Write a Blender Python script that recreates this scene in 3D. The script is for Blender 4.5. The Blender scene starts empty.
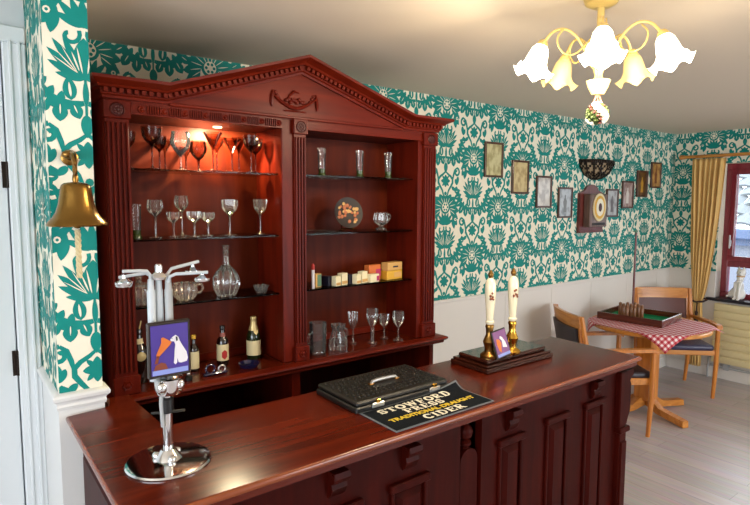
import bpy, bmesh, math, random
from mathutils import Vector, Matrix
random.seed(7)
SC = bpy.context.scene
COL = SC.collection
PI = math.pi
def R(a): return math.radians(a)
def lin(r, g, b):
    def f(c):
        c /= 255.0
        return c/12.92 if c <= .04045 else ((c+.055)/1.055)**2.4
    return (f(r), f(g), f(b), 1)

# ---------------------------------------------------------------- materials
def newmat(name):
    m = bpy.data.materials.new(name); m.use_nodes = True
    return m, m.node_tree.nodes, m.node_tree.links, m.node_tree.nodes['Principled BSDF']
def plain(name, col, rough=.5, metal=0, coat=0, spec=.5, bump=0, bscale=60, var=0, vscale=6):
    m, N, L, b = newmat(name)
    b.inputs['Base Color'].default_value = col
    b.inputs['Roughness'].default_value = rough
    b.inputs['Metallic'].default_value = metal
    b.inputs['Coat Weight'].default_value = coat
    b.inputs['Coat Roughness'].default_value = .12
    b.inputs['Specular IOR Level'].default_value = spec
    if var or bump:
        tc = N.new('ShaderNodeTexCoord')
        nz = N.new('ShaderNodeTexNoise'); nz.inputs['Detail'].default_value = 4
        nz.inputs['Scale'].default_value = vscale if var else bscale
        L.new(tc.outputs['Object'], nz.inputs['Vector'])
        if var:
            mx = N.new('ShaderNodeMix'); mx.data_type = 'RGBA'
            mx.inputs[6].default_value = tuple(c*(1-var) for c in col[:3])+(1,)
            mx.inputs[7].default_value = tuple(min(1, c*(1+var)) for c in col[:3])+(1,)
            L.new(nz.outputs['Fac'], mx.inputs[0]); L.new(mx.outputs[2], b.inputs['Base Color'])
        if bump:
            n2 = N.new('ShaderNodeTexNoise'); n2.inputs['Scale'].default_value = bscale
            L.new(tc.outputs['Object'], n2.inputs['Vector'])
            bp = N.new('ShaderNodeBump'); bp.inputs['Strength'].default_value = bump; bp.inputs['Distance'].default_value = .01
            L.new(n2.outputs['Fac'], bp.inputs['Height']); L.new(bp.outputs['Normal'], b.inputs['Normal'])
    return m
def wood(name, dark, light, grain='x', rough=.35, coat=.3, scale=1.0, spec=.5, coat_rough=.1):
    m, N, L, b = newmat(name)
    tc = N.new('ShaderNodeTexCoord'); mp = N.new('ShaderNodeMapping')
    s = {'x': (1.2, 14, 14), 'y': (14, 1.2, 14), 'z': (14, 14, 1.2)}[grain]
    mp.inputs['Scale'].default_value = tuple(v*scale for v in s)
    L.new(tc.outputs['Object'], mp.inputs['Vector'])
    nz = N.new('ShaderNodeTexNoise'); nz.inputs['Scale'].default_value = 2.2; nz.inputs['Detail'].default_value = 6
    nz.inputs['Distortion'].default_value = .6
    L.new(mp.outputs['Vector'], nz.inputs['Vector'])
    cr = N.new('ShaderNodeValToRGB')
    cr.color_ramp.elements[0].position = .33; cr.color_ramp.elements[0].color = dark
    cr.color_ramp.elements[1].position = .68; cr.color_ramp.elements[1].color = light
    L.new(nz.outputs['Fac'], cr.inputs['Fac']); L.new(cr.outputs['Color'], b.inputs['Base Color'])
    b.inputs['Roughness'].default_value = rough
    b.inputs['Coat Weight'].default_value = coat; b.inputs['Coat Roughness'].default_value = coat_rough
    b.inputs['Specular IOR Level'].default_value = spec
    return m
def thin_glass(name, tint=(.96, .97, .97, 1), ior=1.45, rough=.02, haze=.0):
    # thin-walled glass: clear through the middle, mirror-like towards grazing angles
    m, N, L, b = newmat(name)
    N.remove(b); out = N['Material Output']
    tr = N.new('ShaderNodeBsdfTransparent'); tr.inputs['Color'].default_value = tint
    gl = N.new('ShaderNodeBsdfGlossy'); gl.inputs['Roughness'].default_value = rough
    fr = N.new('ShaderNodeFresnel'); fr.inputs['IOR'].default_value = ior
    mx = N.new('ShaderNodeMixShader')
    L.new(fr.outputs['Fac'], mx.inputs['Fac']); L.new(tr.outputs[0], mx.inputs[1]); L.new(gl.outputs[0], mx.inputs[2])
    last = mx
    if haze:
        df = N.new('ShaderNodeBsdfDiffuse'); df.inputs['Color'].default_value = (.85, .85, .83, 1)
        m2 = N.new('ShaderNodeMixShader'); m2.inputs['Fac'].default_value = haze
        L.new(mx.outputs[0], m2.inputs[1]); L.new(df.outputs[0], m2.inputs[2]); last = m2
    L.new(last.outputs[0], out.inputs['Surface'])
    return m
def emissive(name, col, strength):
    m, N, L, b = newmat(name)
    b.inputs['Base Color'].default_value = (.8, .8, .78, 1)
    b.inputs['Emission Color'].default_value = col; b.inputs['Emission Strength'].default_value = strength
    return m

M = {}
M['paper'] = plain('wallpaper cream', lin(240, 233, 212), .7, spec=.25)
M['teal'] = plain('wallpaper teal', lin(0, 132, 124), .55, spec=.3, var=.18, vscale=9)
M['panel'] = plain('white painted panelling', lin(226, 220, 212), .45, spec=.35)
M['ceil'] = plain('ceiling paint', lin(226, 212, 194), .9, spec=.1)
M['gloss_white'] = plain('white gloss paint', lin(230, 230, 228), .3)
M['door_paint'] = plain('pale door paint', lin(226, 232, 235), .4)
M['hall_paint'] = plain('hall wall paint', lin(216, 220, 222), .7)
M['mahog'] = wood('red mahogany', lin(76, 16, 6), lin(101, 25, 10), 'z', .36, 0, .8, spec=.12)
M['mahog_x'] = wood('red mahogany along', lin(82, 18, 7), lin(108, 29, 11), 'x', .36, 0, .8, spec=.14)
M['mahog_in'] = wood('mahogany interior panel', lin(76, 22, 7), lin(94, 31, 10), 'z', .5, .0, .6, spec=.12)
M['mahog_dark'] = wood('dark carved mahogany', lin(56, 9, 4), lin(74, 14, 6), 'z', .4, .0, .8, spec=.3)
M['bar_top'] = wood('polished bar top', lin(64, 14, 5), lin(98, 30, 10), 'x', .25, .0, .7, spec=.32)
M['bar_edge_highlight'] = wood('bar top edge highlight', lin(100, 38, 14), lin(146, 70, 26), 'x', .25, .4, .8)  # lighter copy of the bar wood: highlight painted onto the rounded edge
M['bar_front'] = wood('bar front mahogany', lin(44, 6, 3), lin(62, 11, 5), 'z', .42, 0, .8, spec=.08)
M['plinth_wood'] = wood('dark varnished base', lin(36, 14, 9), lin(60, 24, 15), 'x', .15, .6, 1.2)
M['beech'] = wood('beech chair wood', lin(184, 106, 36), lin(214, 138, 58), 'z', .35, .2, 1.2)
M['beech_x'] = wood('beech table wood', lin(186, 112, 42), lin(216, 146, 66), 'x', .35, .2, 1.2)
M['tray_wood'] = wood('dark tray wood', lin(70, 30, 18), lin(104, 48, 30), 'x', .25, .5, 1.5)
M['pin_wood'] = wood('turned pin wood', lin(112, 66, 32), lin(150, 96, 50), 'z', .35, .3, 3)
M['pole_wood'] = wood('pole wood', lin(84, 26, 20), lin(110, 38, 28), 'z', .3, .4, 3)
M['frame_wood'] = wood('picture frame wood', lin(60, 32, 20), lin(92, 52, 32), 'z', .35, .3, 3)
M['curtain_pole'] = wood('varnished pole', lin(180, 110, 40), lin(210, 145, 66), 'y', .3, .4, 2)
M['window_wood'] = wood('maroon window wood', lin(112, 30, 42), lin(136, 44, 54), 'z', .3, .3, 1)
M['baize'] = plain('green baize', lin(20, 128, 78), .9, spec=.1, bump=.2, bscale=300)
M['leather_brown'] = plain('brown vinyl', lin(92, 44, 36), .4, bump=.1, bscale=200)
M['leather_dark'] = plain('dark vinyl', lin(44, 34, 40), .4, bump=.1, bscale=200)
M['leather_navy'] = plain('navy vinyl', lin(52, 50, 78), .33, bump=.1, bscale=200)
M['chrome'] = plain('chrome', (.78, .79, .8, 1), .08, 1)
M['steel'] = plain('brushed steel', (.6, .6, .6, 1), .3, 1)
M['white_plastic'] = plain('white plastic', lin(196, 202, 206), .35)
M['grey_plastic'] = plain('grey plastic', lin(170, 172, 172), .4)
M['black_plastic'] = plain('black plastic', lin(20, 20, 20), .35)
M['black_case'] = plain('black case', lin(22, 20, 18), .42, bump=.15, bscale=180)
M['brass'] = plain('brass', lin(146, 112, 56), .24, 1, var=.15, vscale=14)
M['old_brass'] = plain('aged brass', lin(150, 112, 58), .28, 1, var=.25, vscale=20)
M['bright_brass'] = plain('bright brass', lin(222, 172, 70), .18, 1)
M['ceramic'] = plain('cream ceramic', lin(238, 228, 196), .15, coat=.5)
M['white_ceramic'] = plain('white ceramic', lin(240, 238, 232), .2, coat=.4)
M['rosebrown'] = plain('painted flowers', lin(134, 72, 44), .4)
M['rope'] = plain('cream rope', lin(214, 196, 152), .8)
M['glass'] = thin_glass('clear drinking glass', (.97, .98, .97, 1), 1.5, .05, .025)
M['cut_glass'] = thin_glass('cut glass', (.95, .95, .94, 1), 1.6, .06, .045)
M['backlit_glass'] = thin_glass('backlit brown glass', (.52, .38, .28, 1), 1.38, .05, .0)  # brown tint painted in for the light shining from behind the glasses
M['amber_glass'] = thin_glass('amber glass', (.95, .78, .6, 1), 1.6, .06, .12)
M['green_glass'] = plain('green glass foot', lin(52, 66, 22), .1, coat=.5)
M['shelf_glass'] = thin_glass('shelf glass', (.74, .77, .68, 1), 1.22, .05, .0)
M['pane'] = thin_glass('window pane', (.97, .98, .98, 1), 1.45, .0)
M['bottle_brown'] = plain('dark bottle glass', lin(26, 12, 8), .06, coat=.6)
M['bottle_green'] = plain('green bottle glass', lin(20, 36, 14), .06, coat=.6)
M['cream_label'] = plain('cream label', lin(222, 206, 160), .6)
M['gold_foil'] = plain('gold foil', lin(214, 190, 132), .35, .5)
M['red_label'] = plain('red label', lin(178, 40, 36), .5)
M['pink_label'] = plain('dusty red label', lin(150, 82, 70), .5)
M['blue_glass'] = plain('dark blue glass', lin(18, 24, 62), .1, coat=.6)
M['purple'] = plain('purple card', lin(66, 44, 140), .4, coat=.3)
M['violet'] = plain('violet card', lin(118, 62, 120), .4, coat=.3)
M['band_blue'] = plain('pale blue band', lin(136, 150, 214), .4)
M['orange'] = plain('orange print', lin(214, 112, 34), .5)
M['orange_dark'] = plain('dark orange print', lin(128, 58, 34), .5)
M['print_white'] = plain('white print', lin(226, 222, 226), .5)
M['print_black'] = plain('black print', lin(18, 16, 18), .5)
M['badge_frame'] = plain('dark badge frame', lin(52, 44, 40), .3, .4)
M['mat_cloth'] = plain('black bar towel', lin(20, 24, 30), .9, spec=.1, bump=.3, bscale=400)
M['mat_border'] = plain('grey towel border', lin(104, 110, 116), .9, spec=.1)
M['mat_white'] = plain('white towel lettering', lin(226, 222, 206), .9, spec=.1)
M['mat_yellow'] = plain('yellow towel lettering', lin(214, 186, 66), .9, spec=.1)
M['yellow_card'] = plain('yellow card', lin(214, 164, 48), .5)
M['tan_card'] = plain('tan card', lin(206, 160, 92), .55)
M['orange_card'] = plain('orange card', lin(206, 108, 48), .5)
M['green_card'] = plain('green card', lin(92, 128, 104), .5)
M['magenta_card'] = plain('magenta print', lin(178, 44, 96), .5)
M['navy_card'] = plain('navy card', lin(26, 26, 44), .4)
M['cream_card'] = plain('cream card', lin(232, 220, 182), .5)
M['iron'] = plain('dark bronze', lin(40, 30, 24), .4, .6)
M['cream_shade'] = plain('cream glass shade', lin(232, 206, 140), .3, coat=.3)
M['shade_lit'] = emissive('lit glass shade', (1, .88, .64, 1), 5.0)
M['light_metal'] = plain('cream gold metal', lin(226, 198, 122), .35, .3)
M['pink_ribbon'] = plain('pink ribbon', lin(206, 130, 110), .6)
M['petal'] = plain('white petals', lin(240, 236, 222), .6)
M['leaf_green'] = plain('green leaves', lin(74, 92, 44), .6)
M['berry'] = plain('dark red buds', lin(104, 54, 46), .5)
M['tassel'] = plain('dark tassel cord', lin(54, 30, 24), .8)
M['sill_dark'] = plain('dark sill', lin(36, 36, 42), .3)
M['tile_roof'] = plain('pale concrete tile', lin(92, 97, 101), .8, var=.12, vscale=3)
M['ext_wall'] = plain('pale render', lin(108, 112, 124), .9)
M['ext_blue'] = plain('blue grey gutter', lin(62, 76, 106), .6)
M['glazed_dark'] = plain('dark painted plate', lin(34, 22, 18), .45, spec=.3)

def curtain_mat():
    m, N, L, b = newmat('gold curtain cloth')
    b.inputs['Base Color'].default_value = lin(224, 182, 108); b.inputs['Roughness'].default_value = .6
    b.inputs['Sheen Weight'].default_value = .2
    return m
M['curtain'] = curtain_mat()

def floor_mat():
    m, N, L, b = newmat('grey lilac laminate')
    tc = N.new('ShaderNodeTexCoord'); mp = N.new('ShaderNodeMapping')
    mp.inputs['Rotation'].default_value = (0, 0, R(90))
    L.new(tc.outputs['Object'], mp.inputs['Vector'])
    br = N.new('ShaderNodeTexBrick')
    br.inputs['Color1'].default_value = lin(178, 166, 166); br.inputs['Color2'].default_value = lin(194, 181, 182)
    br.inputs['Mortar'].default_value = lin(154, 141, 140)
    br.inputs['Scale'].default_value = 1.0; br.inputs['Mortar Size'].default_value = .0018
    br.inputs['Brick Width'].default_value = 1.2; br.inputs['Row Height'].default_value = .13
    L.new(mp.outputs['Vector'], br.inputs['Vector'])
    m2 = N.new('ShaderNodeMapping'); m2.inputs['Scale'].default_value = (22, 1.6, 1)
    L.new(tc.outputs['Object'], m2.inputs['Vector'])
    nz = N.new('ShaderNodeTexNoise'); nz.inputs['Scale'].default_value = 2; nz.inputs['Detail'].default_value = 6
    L.new(m2.outputs['Vector'], nz.inputs['Vector'])
    mx = N.new('ShaderNodeMix'); mx.data_type = 'RGBA'; mx.blend_type = 'OVERLAY'
    mx.inputs[0].default_value = .35
    L.new(br.outputs['Color'], mx.inputs[6]); L.new(nz.outputs['Color'], mx.inputs[7])
    hs = N.new('ShaderNodeHueSaturation'); hs.inputs['Saturation'].default_value = .8
    L.new(mx.outputs[2], hs.inputs['Color']); L.new(hs.outputs['Color'], b.inputs['Base Color'])
    b.inputs['Roughness'].default_value = .33; b.inputs['Specular IOR Level'].default_value = .4
    return m
M['floor'] = floor_mat()

def gingham_mat():
    m, N, L, b = newmat('red and white gingham')
    uv = N.new('ShaderNodeUVMap'); uv.uv_map = 'flat'
    sx = N.new('ShaderNodeSeparateXYZ'); L.new(uv.outputs[0], sx.inputs[0])
    def stripe(o):
        a = N.new('ShaderNodeMath'); a.operation = 'MULTIPLY'; a.inputs[1].default_value = 1/.036
        L.new(o, a.inputs[0])
        f = N.new('ShaderNodeMath'); f.operation = 'FRACT'; L.new(a.outputs[0], f.inputs[0])
        g = N.new('ShaderNodeMath'); g.operation = 'GREATER_THAN'; g.inputs[1].default_value = .5
        L.new(f.outputs[0], g.inputs[0]); return g
    gx, gy = stripe(sx.outputs['X']), stripe(sx.outputs['Y'])
    ad = N.new('ShaderNodeMath'); ad.operation = 'ADD'
    L.new(gx.outputs[0], ad.inputs[0]); L.new(gy.outputs[0], ad.inputs[1])
    hf = N.new('ShaderNodeMath'); hf.operation = 'MULTIPLY'; hf.inputs[1].default_value = .5
    L.new(ad.outputs[0], hf.inputs[0])
    cr = N.new('ShaderNodeValToRGB'); cr.color_ramp.interpolation = 'CONSTANT'
    cr.color_ramp.elements[0].color = lin(238, 226, 226); cr.color_ramp.elements[0].position = 0
    e = cr.color_ramp.elements.new(.4); e.color = lin(206, 110, 118)
    cr.color_ramp.elements[2].position = .8; cr.color_ramp.elements[2].color = lin(172, 24, 40)
    L.new(hf.outputs[0], cr.inputs['Fac']); L.new(cr.outputs['Color'], b.inputs['Base Color'])
    b.inputs['Roughness'].default_value = .75
    return m
M['gingham'] = gingham_mat()

def print_mat(name, base, mark, seed):
    m, N, L, b = newmat(name)
    tc = N.new('ShaderNodeTexCoord'); mp = N.new('ShaderNodeMapping')
    mp.inputs['Location'].default_value = (seed*3.1, seed*1.7, seed); mp.inputs['Scale'].default_value = (1, 1, .6)
    L.new(tc.outputs['Object'], mp.inputs['Vector'])
    nz = N.new('ShaderNodeTexNoise'); nz.inputs['Scale'].default_value = 26; nz.inputs['Detail'].default_value = 5
    L.new(mp.outputs['Vector'], nz.inputs['Vector'])
    cr = N.new('ShaderNodeValToRGB')
    cr.color_ramp.elements[0].position = .40; cr.color_ramp.elements[0].color = mark
    cr.color_ramp.elements[1].position = .56; cr.color_ramp.elements[1].color = base
    L.new(nz.outputs['Fac'], cr.inputs['Fac']); L.new(cr.outputs['Color'], b.inputs['Base Color'])
    b.inputs['Roughness'].default_value = .35; b.inputs['Coat Weight'].default_value = .3
    return m

# ---------------------------------------------------------------- mesh builder
class MB:
    def __init__(s): s.bm = bmesh.new(); s.mi = 0
    def _tag(s, n0):
        s.bm.faces.ensure_lookup_table()
        for f in s.bm.faces[n0:]: f.material_index = s.mi
    def add(s, verts, faces):
        n0 = len(s.bm.faces)
        vs = [s.bm.verts.new(v) for v in verts]
        for f in faces:
            try: s.bm.faces.new([vs[i] for i in f])
            except ValueError: pass
        s._tag(n0); return s
    def box(s, x0, x1, y0, y1, z0, z1, bev=0, seg=1):
        t = bmesh.new()
        v = [t.verts.new((x, y, z)) for z in (z0, z1) for y in (y0, y1) for x in (x0, x1)]
        for q in ((0,2,3,1),(4,5,7,6),(0,1,5,4),(2,6,7,3),(0,4,6,2),(1,3,7,5)): t.faces.new([v[i] for i in q])
        if bev: bmesh.ops.bevel(t, geom=list(t.edges), offset=bev, segments=seg, affect='EDGES', profile=.5)
        s.merge(t); return s
    def merge(s, t, mat=None):
        if mat is not None: bmesh.ops.transform(t, matrix=mat, verts=t.verts)
        t.verts.ensure_lookup_table(); t.faces.ensure_lookup_table()
        t.verts.index_update()
        s.add([v.co.copy() for v in t.verts], [[v.index for v in f.verts] for f in t.faces]); t.free()
    def prism(s, pts, vec):
        n = len(pts); v = Vector(vec)
        a = [Vector(p) for p in pts]
        s.add(a+[p+v for p in a], [list(range(n))[::-1], [n+i for i in range(n)]] +
              [[i, (i+1) % n, n+(i+1) % n, n+i] for i in range(n)]); return s
    def lathe(s, prof, c=(0,0,0), seg=24, axis=None, cap=True, ribs=0, rib_d=0.0):
        rot = Vector((0,0,1)).rotation_difference(Vector(axis)).to_matrix() if axis else Matrix.Identity(3)
        vs, fs = [], []
        for r, z in prof:
            for k in range(seg):
                a = 2*PI*k/seg; rr = max(r, 1e-4)
                if ribs: rr *= 1 - rib_d*(k % 2)
                vs.append(rot @ Vector((rr*math.cos(a), rr*math.sin(a), z)) + Vector(c))
        for i in range(len(prof)-1):
            for k in range(seg):
                a, b = i*seg+k, i*seg+(k+1) % seg
                fs.append([a, b, b+seg, a+seg])
        if cap:
            if prof[0][0] > 1e-3: fs.append(list(range(seg))[::-1])
            if prof[-1][0] > 1e-3: fs.append([(len(prof)-1)*seg+k for k in range(seg)])
        s.add(vs, fs); return s
    def tube(s, pts, r, seg=8, cap=True):
        pts = [Vector(p) for p in pts]; n = len(pts)
        rs = r if isinstance(r, (list, tuple)) else [r]*n
        ref = Vector((0,0,1)); vs, fs = [], []
        prev = None
        for i, p in enumerate(pts):
            t = (pts[min(i+1, n-1)]-pts[max(i-1, 0)]).normalized()
            if prev is None:
                u = t.cross(ref)
                if u.length < .05: u = t.cross(Vector((1,0,0)))
            else: u = prev - t*prev.dot(t)
            u.normalize(); prev = u; w = t.cross(u)
            for k in range(seg):
                a = 2*PI*k/seg
                vs.append(p + (u*math.cos(a)+w*math.sin(a))*rs[i])
        for i in range(n-1):
            for k in range(seg):
                a, b = i*seg+k, i*seg+(k+1) % seg
                fs.append([a, b, b+seg, a+seg])
        if cap: fs += [list(range(seg))[::-1], [(n-1)*seg+k for k in range(seg)]]
        s.add(vs, fs); return s
    def ball(s, c, r, sc=(1,1,1), sub=2):
        t = bmesh.new(); bmesh.ops.create_icosphere(t, subdivisions=sub, radius=r)
        s.merge(t, Matrix.Translation(c) @ Matrix.Diagonal((*sc, 1))); return s
    def sweep(s, prof, frames, cap=True):
        n = len(prof); vs, fs = [], []
        for o, U, V in frames:
            o, U, V = Vector(o), Vector(U), Vector(V)
            vs += [o+U*d+V*h for d, h in prof]
        for i in range(len(frames)-1):
            for k in range(n):
                a, b = i*n+k, i*n+(k+1) % n
                fs.append([a, b, b+n, a+n])
        if cap: fs += [list(range(n))[::-1], [(len(frames)-1)*n+k for k in range(n)]]
        s.add(vs, fs); return s
    def build(s, name, mat, parent=None, org=None, smooth=35, local=None):
        bm = s.bm
        bmesh.ops.recalc_face_normals(bm, faces=bm.faces)
        if org is not None: bmesh.ops.translate(bm, verts=bm.verts, vec=-Vector(org))
        me = bpy.data.meshes.new(name); bm.to_mesh(me); bm.free()
        for m in (mat if isinstance(mat, (list, tuple)) else [mat]): me.materials.append(M[m] if isinstance(m, str) else m)
        if smooth and len(me.polygons):
            me.polygons.foreach_set('use_smooth', [True]*len(me.polygons)); me.set_sharp_from_angle(angle=R(smooth))
        o = bpy.data.objects.new(name, me); COL.objects.link(o)
        if parent: o.parent = parent
        if local: o.location = local
        return o
def tag(o, label=None, cat=None, group=None, kind=None):
    if label: o['label'] = label
    if cat: o['category'] = cat
    if group: o['group'] = group
    if kind: o['kind'] = kind
    return o
def thing(name, label, cat, loc=(0,0,0), rz=0, group=None):
    o = bpy.data.objects.new(name, None); COL.objects.link(o); o.empty_display_size = .05
    o.location = loc; o.rotation_euler = (0, 0, rz)
    return tag(o, label, cat, group)
def solo(mb, name, mat, label, cat, org, group=None, rz=0, smooth=35):
    # a one-mesh thing built in its own coordinates and set at org
    o = mb.build(name, mat, smooth=smooth); o.location = org; o.rotation_euler = (0, 0, rz)
    return tag(o, label, cat, group)
def copy_tree(o, parent=None):
    c = o.copy(); COL.objects.link(c)
    if parent is not None: c.parent = parent
    for ch in list(o.children): copy_tree(ch, c)
    return c
def struct(mb, name, mat, parent=None, smooth=35, org=None):
    o = mb.build(name, mat, parent, org=org, smooth=smooth)
    if parent is None: o['kind'] = 'structure'
    return o
def arc(c, r, a0, a1, n, plane='xz'):
    out = []
    for i in range(n+1):
        a = R(a0+(a1-a0)*i/n); p, q = r*math.cos(a), r*math.sin(a)
        out.append({'xz': (c[0]+p, c[1], c[2]+q), 'xy': (c[0]+p, c[1]+q, c[2]), 'yz': (c[0], c[1]+p, c[2]+q)}[plane])
    return out

# ---------------------------------------------------------------- main measures
WY, RX, CZ, DZ = 2.712, 5.94, 2.40, 1.044
LX, FY = -2.0, -3.2           # left and front walls of the rest of the room
PX0, PX1, PY = .251, .375, 1.94  # wallpapered end of the partition wall

# ---------------------------------------------------------------- damask pattern
def leaf2(cx, cy, ang, L, w, lobes=0, n=9):
    up, dn = [], []
    for i in range(n+1):
        t = i/n
        h = w*math.sin(PI*t**.85)**.75
        if lobes: h *= 1+.22*math.sin(2*PI*lobes*t)
        up.append((t*L, h)); dn.append((t*L, -h))
    pts = up+dn[::-1][1:-1]
    c, s = math.cos(R(ang)), math.sin(R(ang))
    return [(cx+x*c-y*s, cy+x*s+y*c) for x, y in pts]
def band2(pts, ws):
    P = [Vector(p) for p in pts]; l, r = [], []
    n = len(P)
    for i, p in enumerate(P):
        t = (P[min(i+1, n-1)]-P[max(i-1, 0)]); t.normalize()
        nn = Vector((-t.y, t.x)); w = ws[i] if isinstance(ws, (list, tuple)) else ws
        l.append(tuple(p+nn*w)); r.append(tuple(p-nn*w))
    return [[l[i], l[i+1], r[i+1], r[i]] for i in range(n-1)]
def circ2(cx, cy, r, n=12): return [(cx+r*math.cos(2*PI*i/n), cy+r*math.sin(2*PI*i/n)) for i in range(n)]
def spiral(cx, cy, r0, r1, a0, a1, n=12):
    return [(cx+(r0+(r1-r0)*i/n)*math.cos(R(a0+(a1-a0)*i/n)), cy+(r0+(r1-r0)*i/n)*math.sin(R(a0+(a1-a0)*i/n))) for i in range(n+1)]
RU, RV = .538, .68
def acanthus(ctrl, wo, wi, lobes, n=44, taper=.55):
    # curved leaf with a scalloped outer edge
    P = [Vector(p) for p in ctrl]; pts = []
    m = len(P)-1
    for i in range(n+1):
        t = i/n*m; k = min(int(t), m-1); f = t-k
        a, b, c, d = P[max(k-1, 0)], P[k], P[k+1], P[min(k+2, m)]
        pts.append(.5*((2*b)+(c-a)*f+(2*a-5*b+4*c-d)*f*f+(3*b-a-3*c+d)*f**3))
    L, R_ = [], []
    for i, p in enumerate(pts):
        u = i/n; t = (pts[min(i+1, n)]-pts[max(i-1, 0)]).normalized(); nn = Vector((-t.y, t.x))
        env = min(1, u/.12)**.6*min(1, (1-u)/.10)**.6*(1-taper*u)
        sc = .55+.45*abs(math.sin(PI*lobes*u))
        L.append(tuple(p+nn*wo*env*sc)); R_.append(tuple(p-nn*wi*env*(.75+.25*abs(math.sin(PI*lobes*u+.6)))))
    return [[L[i], L[i+1], R_[i+1], R_[i]] for i in range(n)], [tuple(p) for p in pts]
def motif():
    half, mid, top, half_top = [], [], [], []
    # crown: two fat scalloped leaves round a small rosette
    for bx, by, a, L, w in ((.008, .020, 84, .060, .022), (.018, .018, 60, .076, .025), (.030, .012, 36, .088, .027), (.040, .002, 12, .094, .027), (.046, -.012, -12, .092, .026), (.050, -.026, -34, .084, .023)):
        half.append(leaf2(bx, by, a, L, w, 0)); half_top.append(('c', leaf2(bx, by, a, L*.62, .0022)))
    half += band2([(.002, .020), (.024, .024), (.044, .012), (.058, -.012), (.062, -.040)], [.006, .010, .012, .012, .008])
    for bx, by, a, L, w in ((.066, -.050, -30, .072, .020), (.074, -.066, -54, .078, .021), (.078, -.074, -80, .080, .019)): half.append(leaf2(bx, by, a, L, w))
    mid += [leaf2(0, .01, 90, .058, .018, 1), circ2(0, -.004, .046, 16)]
    top += [circ2(0, -.004, .032, 16)]
    for a in (0, 60, 120, 180, 240, 300): half_top.append(('t', circ2(.020*math.cos(R(a)), -.004+.020*math.sin(R(a)), .0075, 7)))
    # petal cup hanging under the rosette
    for a, L, w in ((70, .090, .013), (47, .098, .013), (24, .085, .012)): half.append(leaf2(.002, -.124, a, L, w))
    mid.append(leaf2(0, -.126, 90, .088, .014))
    half_top += [('c', circ2(.100, -.088, .011, 8)), ('t', circ2(.100, -.088, .005, 7))]
    # tulip with feathered wings and two curls
    mid.append(leaf2(0, -.276, 90, .122, .034)); half_top += [('c', leaf2(.007, -.262, 80, .080, .0028)), ('c', leaf2(.016, -.255, 70, .060, .0026))]
    for a, L, w in ((66, .140, .013), (53, .142, .014), (40, .132, .014), (26, .112, .013), (10, .082, .011)): half.append(leaf2(.003, -.280, a, L, w))
    for a, L in ((60, .12), (46, .12), (33, .11)): half_top.append(('c', leaf2(.02, -.262, a, L*.75, .0016)))
    half += band2(spiral(.040, -.150, .006, .032, 420, 150, 12), .0062)
    # garland of lobed leaf, wings rising at both sides
    g = [(.190, -.224), (.174, -.214), (.160, -.236), (.150, -.272), (.136, -.310), (.110, -.342), (.074, -.358), (.036, -.358), (.006, -.350)]
    half += band2(g, [.008, .013, .017, .019, .020, .020, .018, .013, .007])
    for (x, y), a, L, w in zip(g[2:8], (-2, -14, -32, -58, -88, -112), (.030, .040, .048, .054, .052, .044), (.014, .018, .021, .022, .022, .019)):
        half.append(leaf2(x, y, a, L, w)); half_top.append(('c', leaf2(x, y, a, L*.6, .002)))
    for (x, y), a, L in zip(g[2:7], (165, 150, 135, 118, 100), (.028, .034, .040, .042, .040)): half.append(leaf2(x, y, a, L, .012))
    half.append(leaf2(.042, -.344, 84, .070, .020)); half_top.append(('c', leaf2(.043, -.334, 84, .044, .004)))
    mid.append(leaf2(0, -.360, 90, .082, .009)); mid += band2([(0, -.27), (0, -.39)], .004)
    mid.append(leaf2(0, -.384, -90, .072, .018, 0))
    # urn outline with scrolls
    half += band2([(.002, -.446), (.022, -.462), (.050, -.478), (.068, -.496), (.068, -.520), (.050, -.546), (.030, -.572), (.018, -.605), (.016, -.640)], [.005, .007, .008, .009, .009, .008, .007, .006, .005])
    half += band2(spiral(.108, -.448, .006, .030, -300, 90, 14), .0075)
    half += band2([(.108, -.419), (.088, -.436), (.076, -.47), (.068, -.505)], [.005, .008, .008, .005])
    half += [leaf2(.122, -.474, -100, .062, .014), leaf2(.094, -.492, -70, .045, .011), leaf2(.060, -.545, -40, .045, .012)]
    for a in (90, -90): mid.append(leaf2(0, -.508, a, .042, .014))
    half += [leaf2(0, -.508, 0, .044, .014), leaf2(.008, -.518, -45, .034, .008), leaf2(.008, -.498, 45, .034, .008)]
    mid.append(circ2(0, -.592, .013, 8)); half.append(leaf2(.002, -.61, -66, .058, .014))
    mir = lambda p: [(-x, y) for x, y in p][::-1]
    teal = half+[mir(p) for p in half]+mid
    over = [('c', p) for p in top]+half_top+[(k, mir(p)) for k, p in half_top]
    sq = lambda p: [(x*.97, y) for x, y in p]
    return [sq(p) for p in teal], [(k, sq(p)) for k, p in over]
TEAL, OVER = motif()
def clip(poly, u0, u1, v0, v1):
    for ax, lim, sg in ((0, u0, 1), (0, u1, -1), (1, v0, 1), (1, v1, -1)):
        out = []
        for i in range(len(poly)):
            a, b = poly[i-1], poly[i]
            ia, ib = sg*(a[ax]-lim) >= 0, sg*(b[ax]-lim) >= 0
            if ia != ib:
                t = (lim-a[ax])/(b[ax]-a[ax])
                out.append((a[0]+(b[0]-a[0])*t, a[1]+(b[1]-a[1])*t))
            if ib: out.append(b)
        poly = out
        if len(poly) < 3: return []
    return poly
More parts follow.
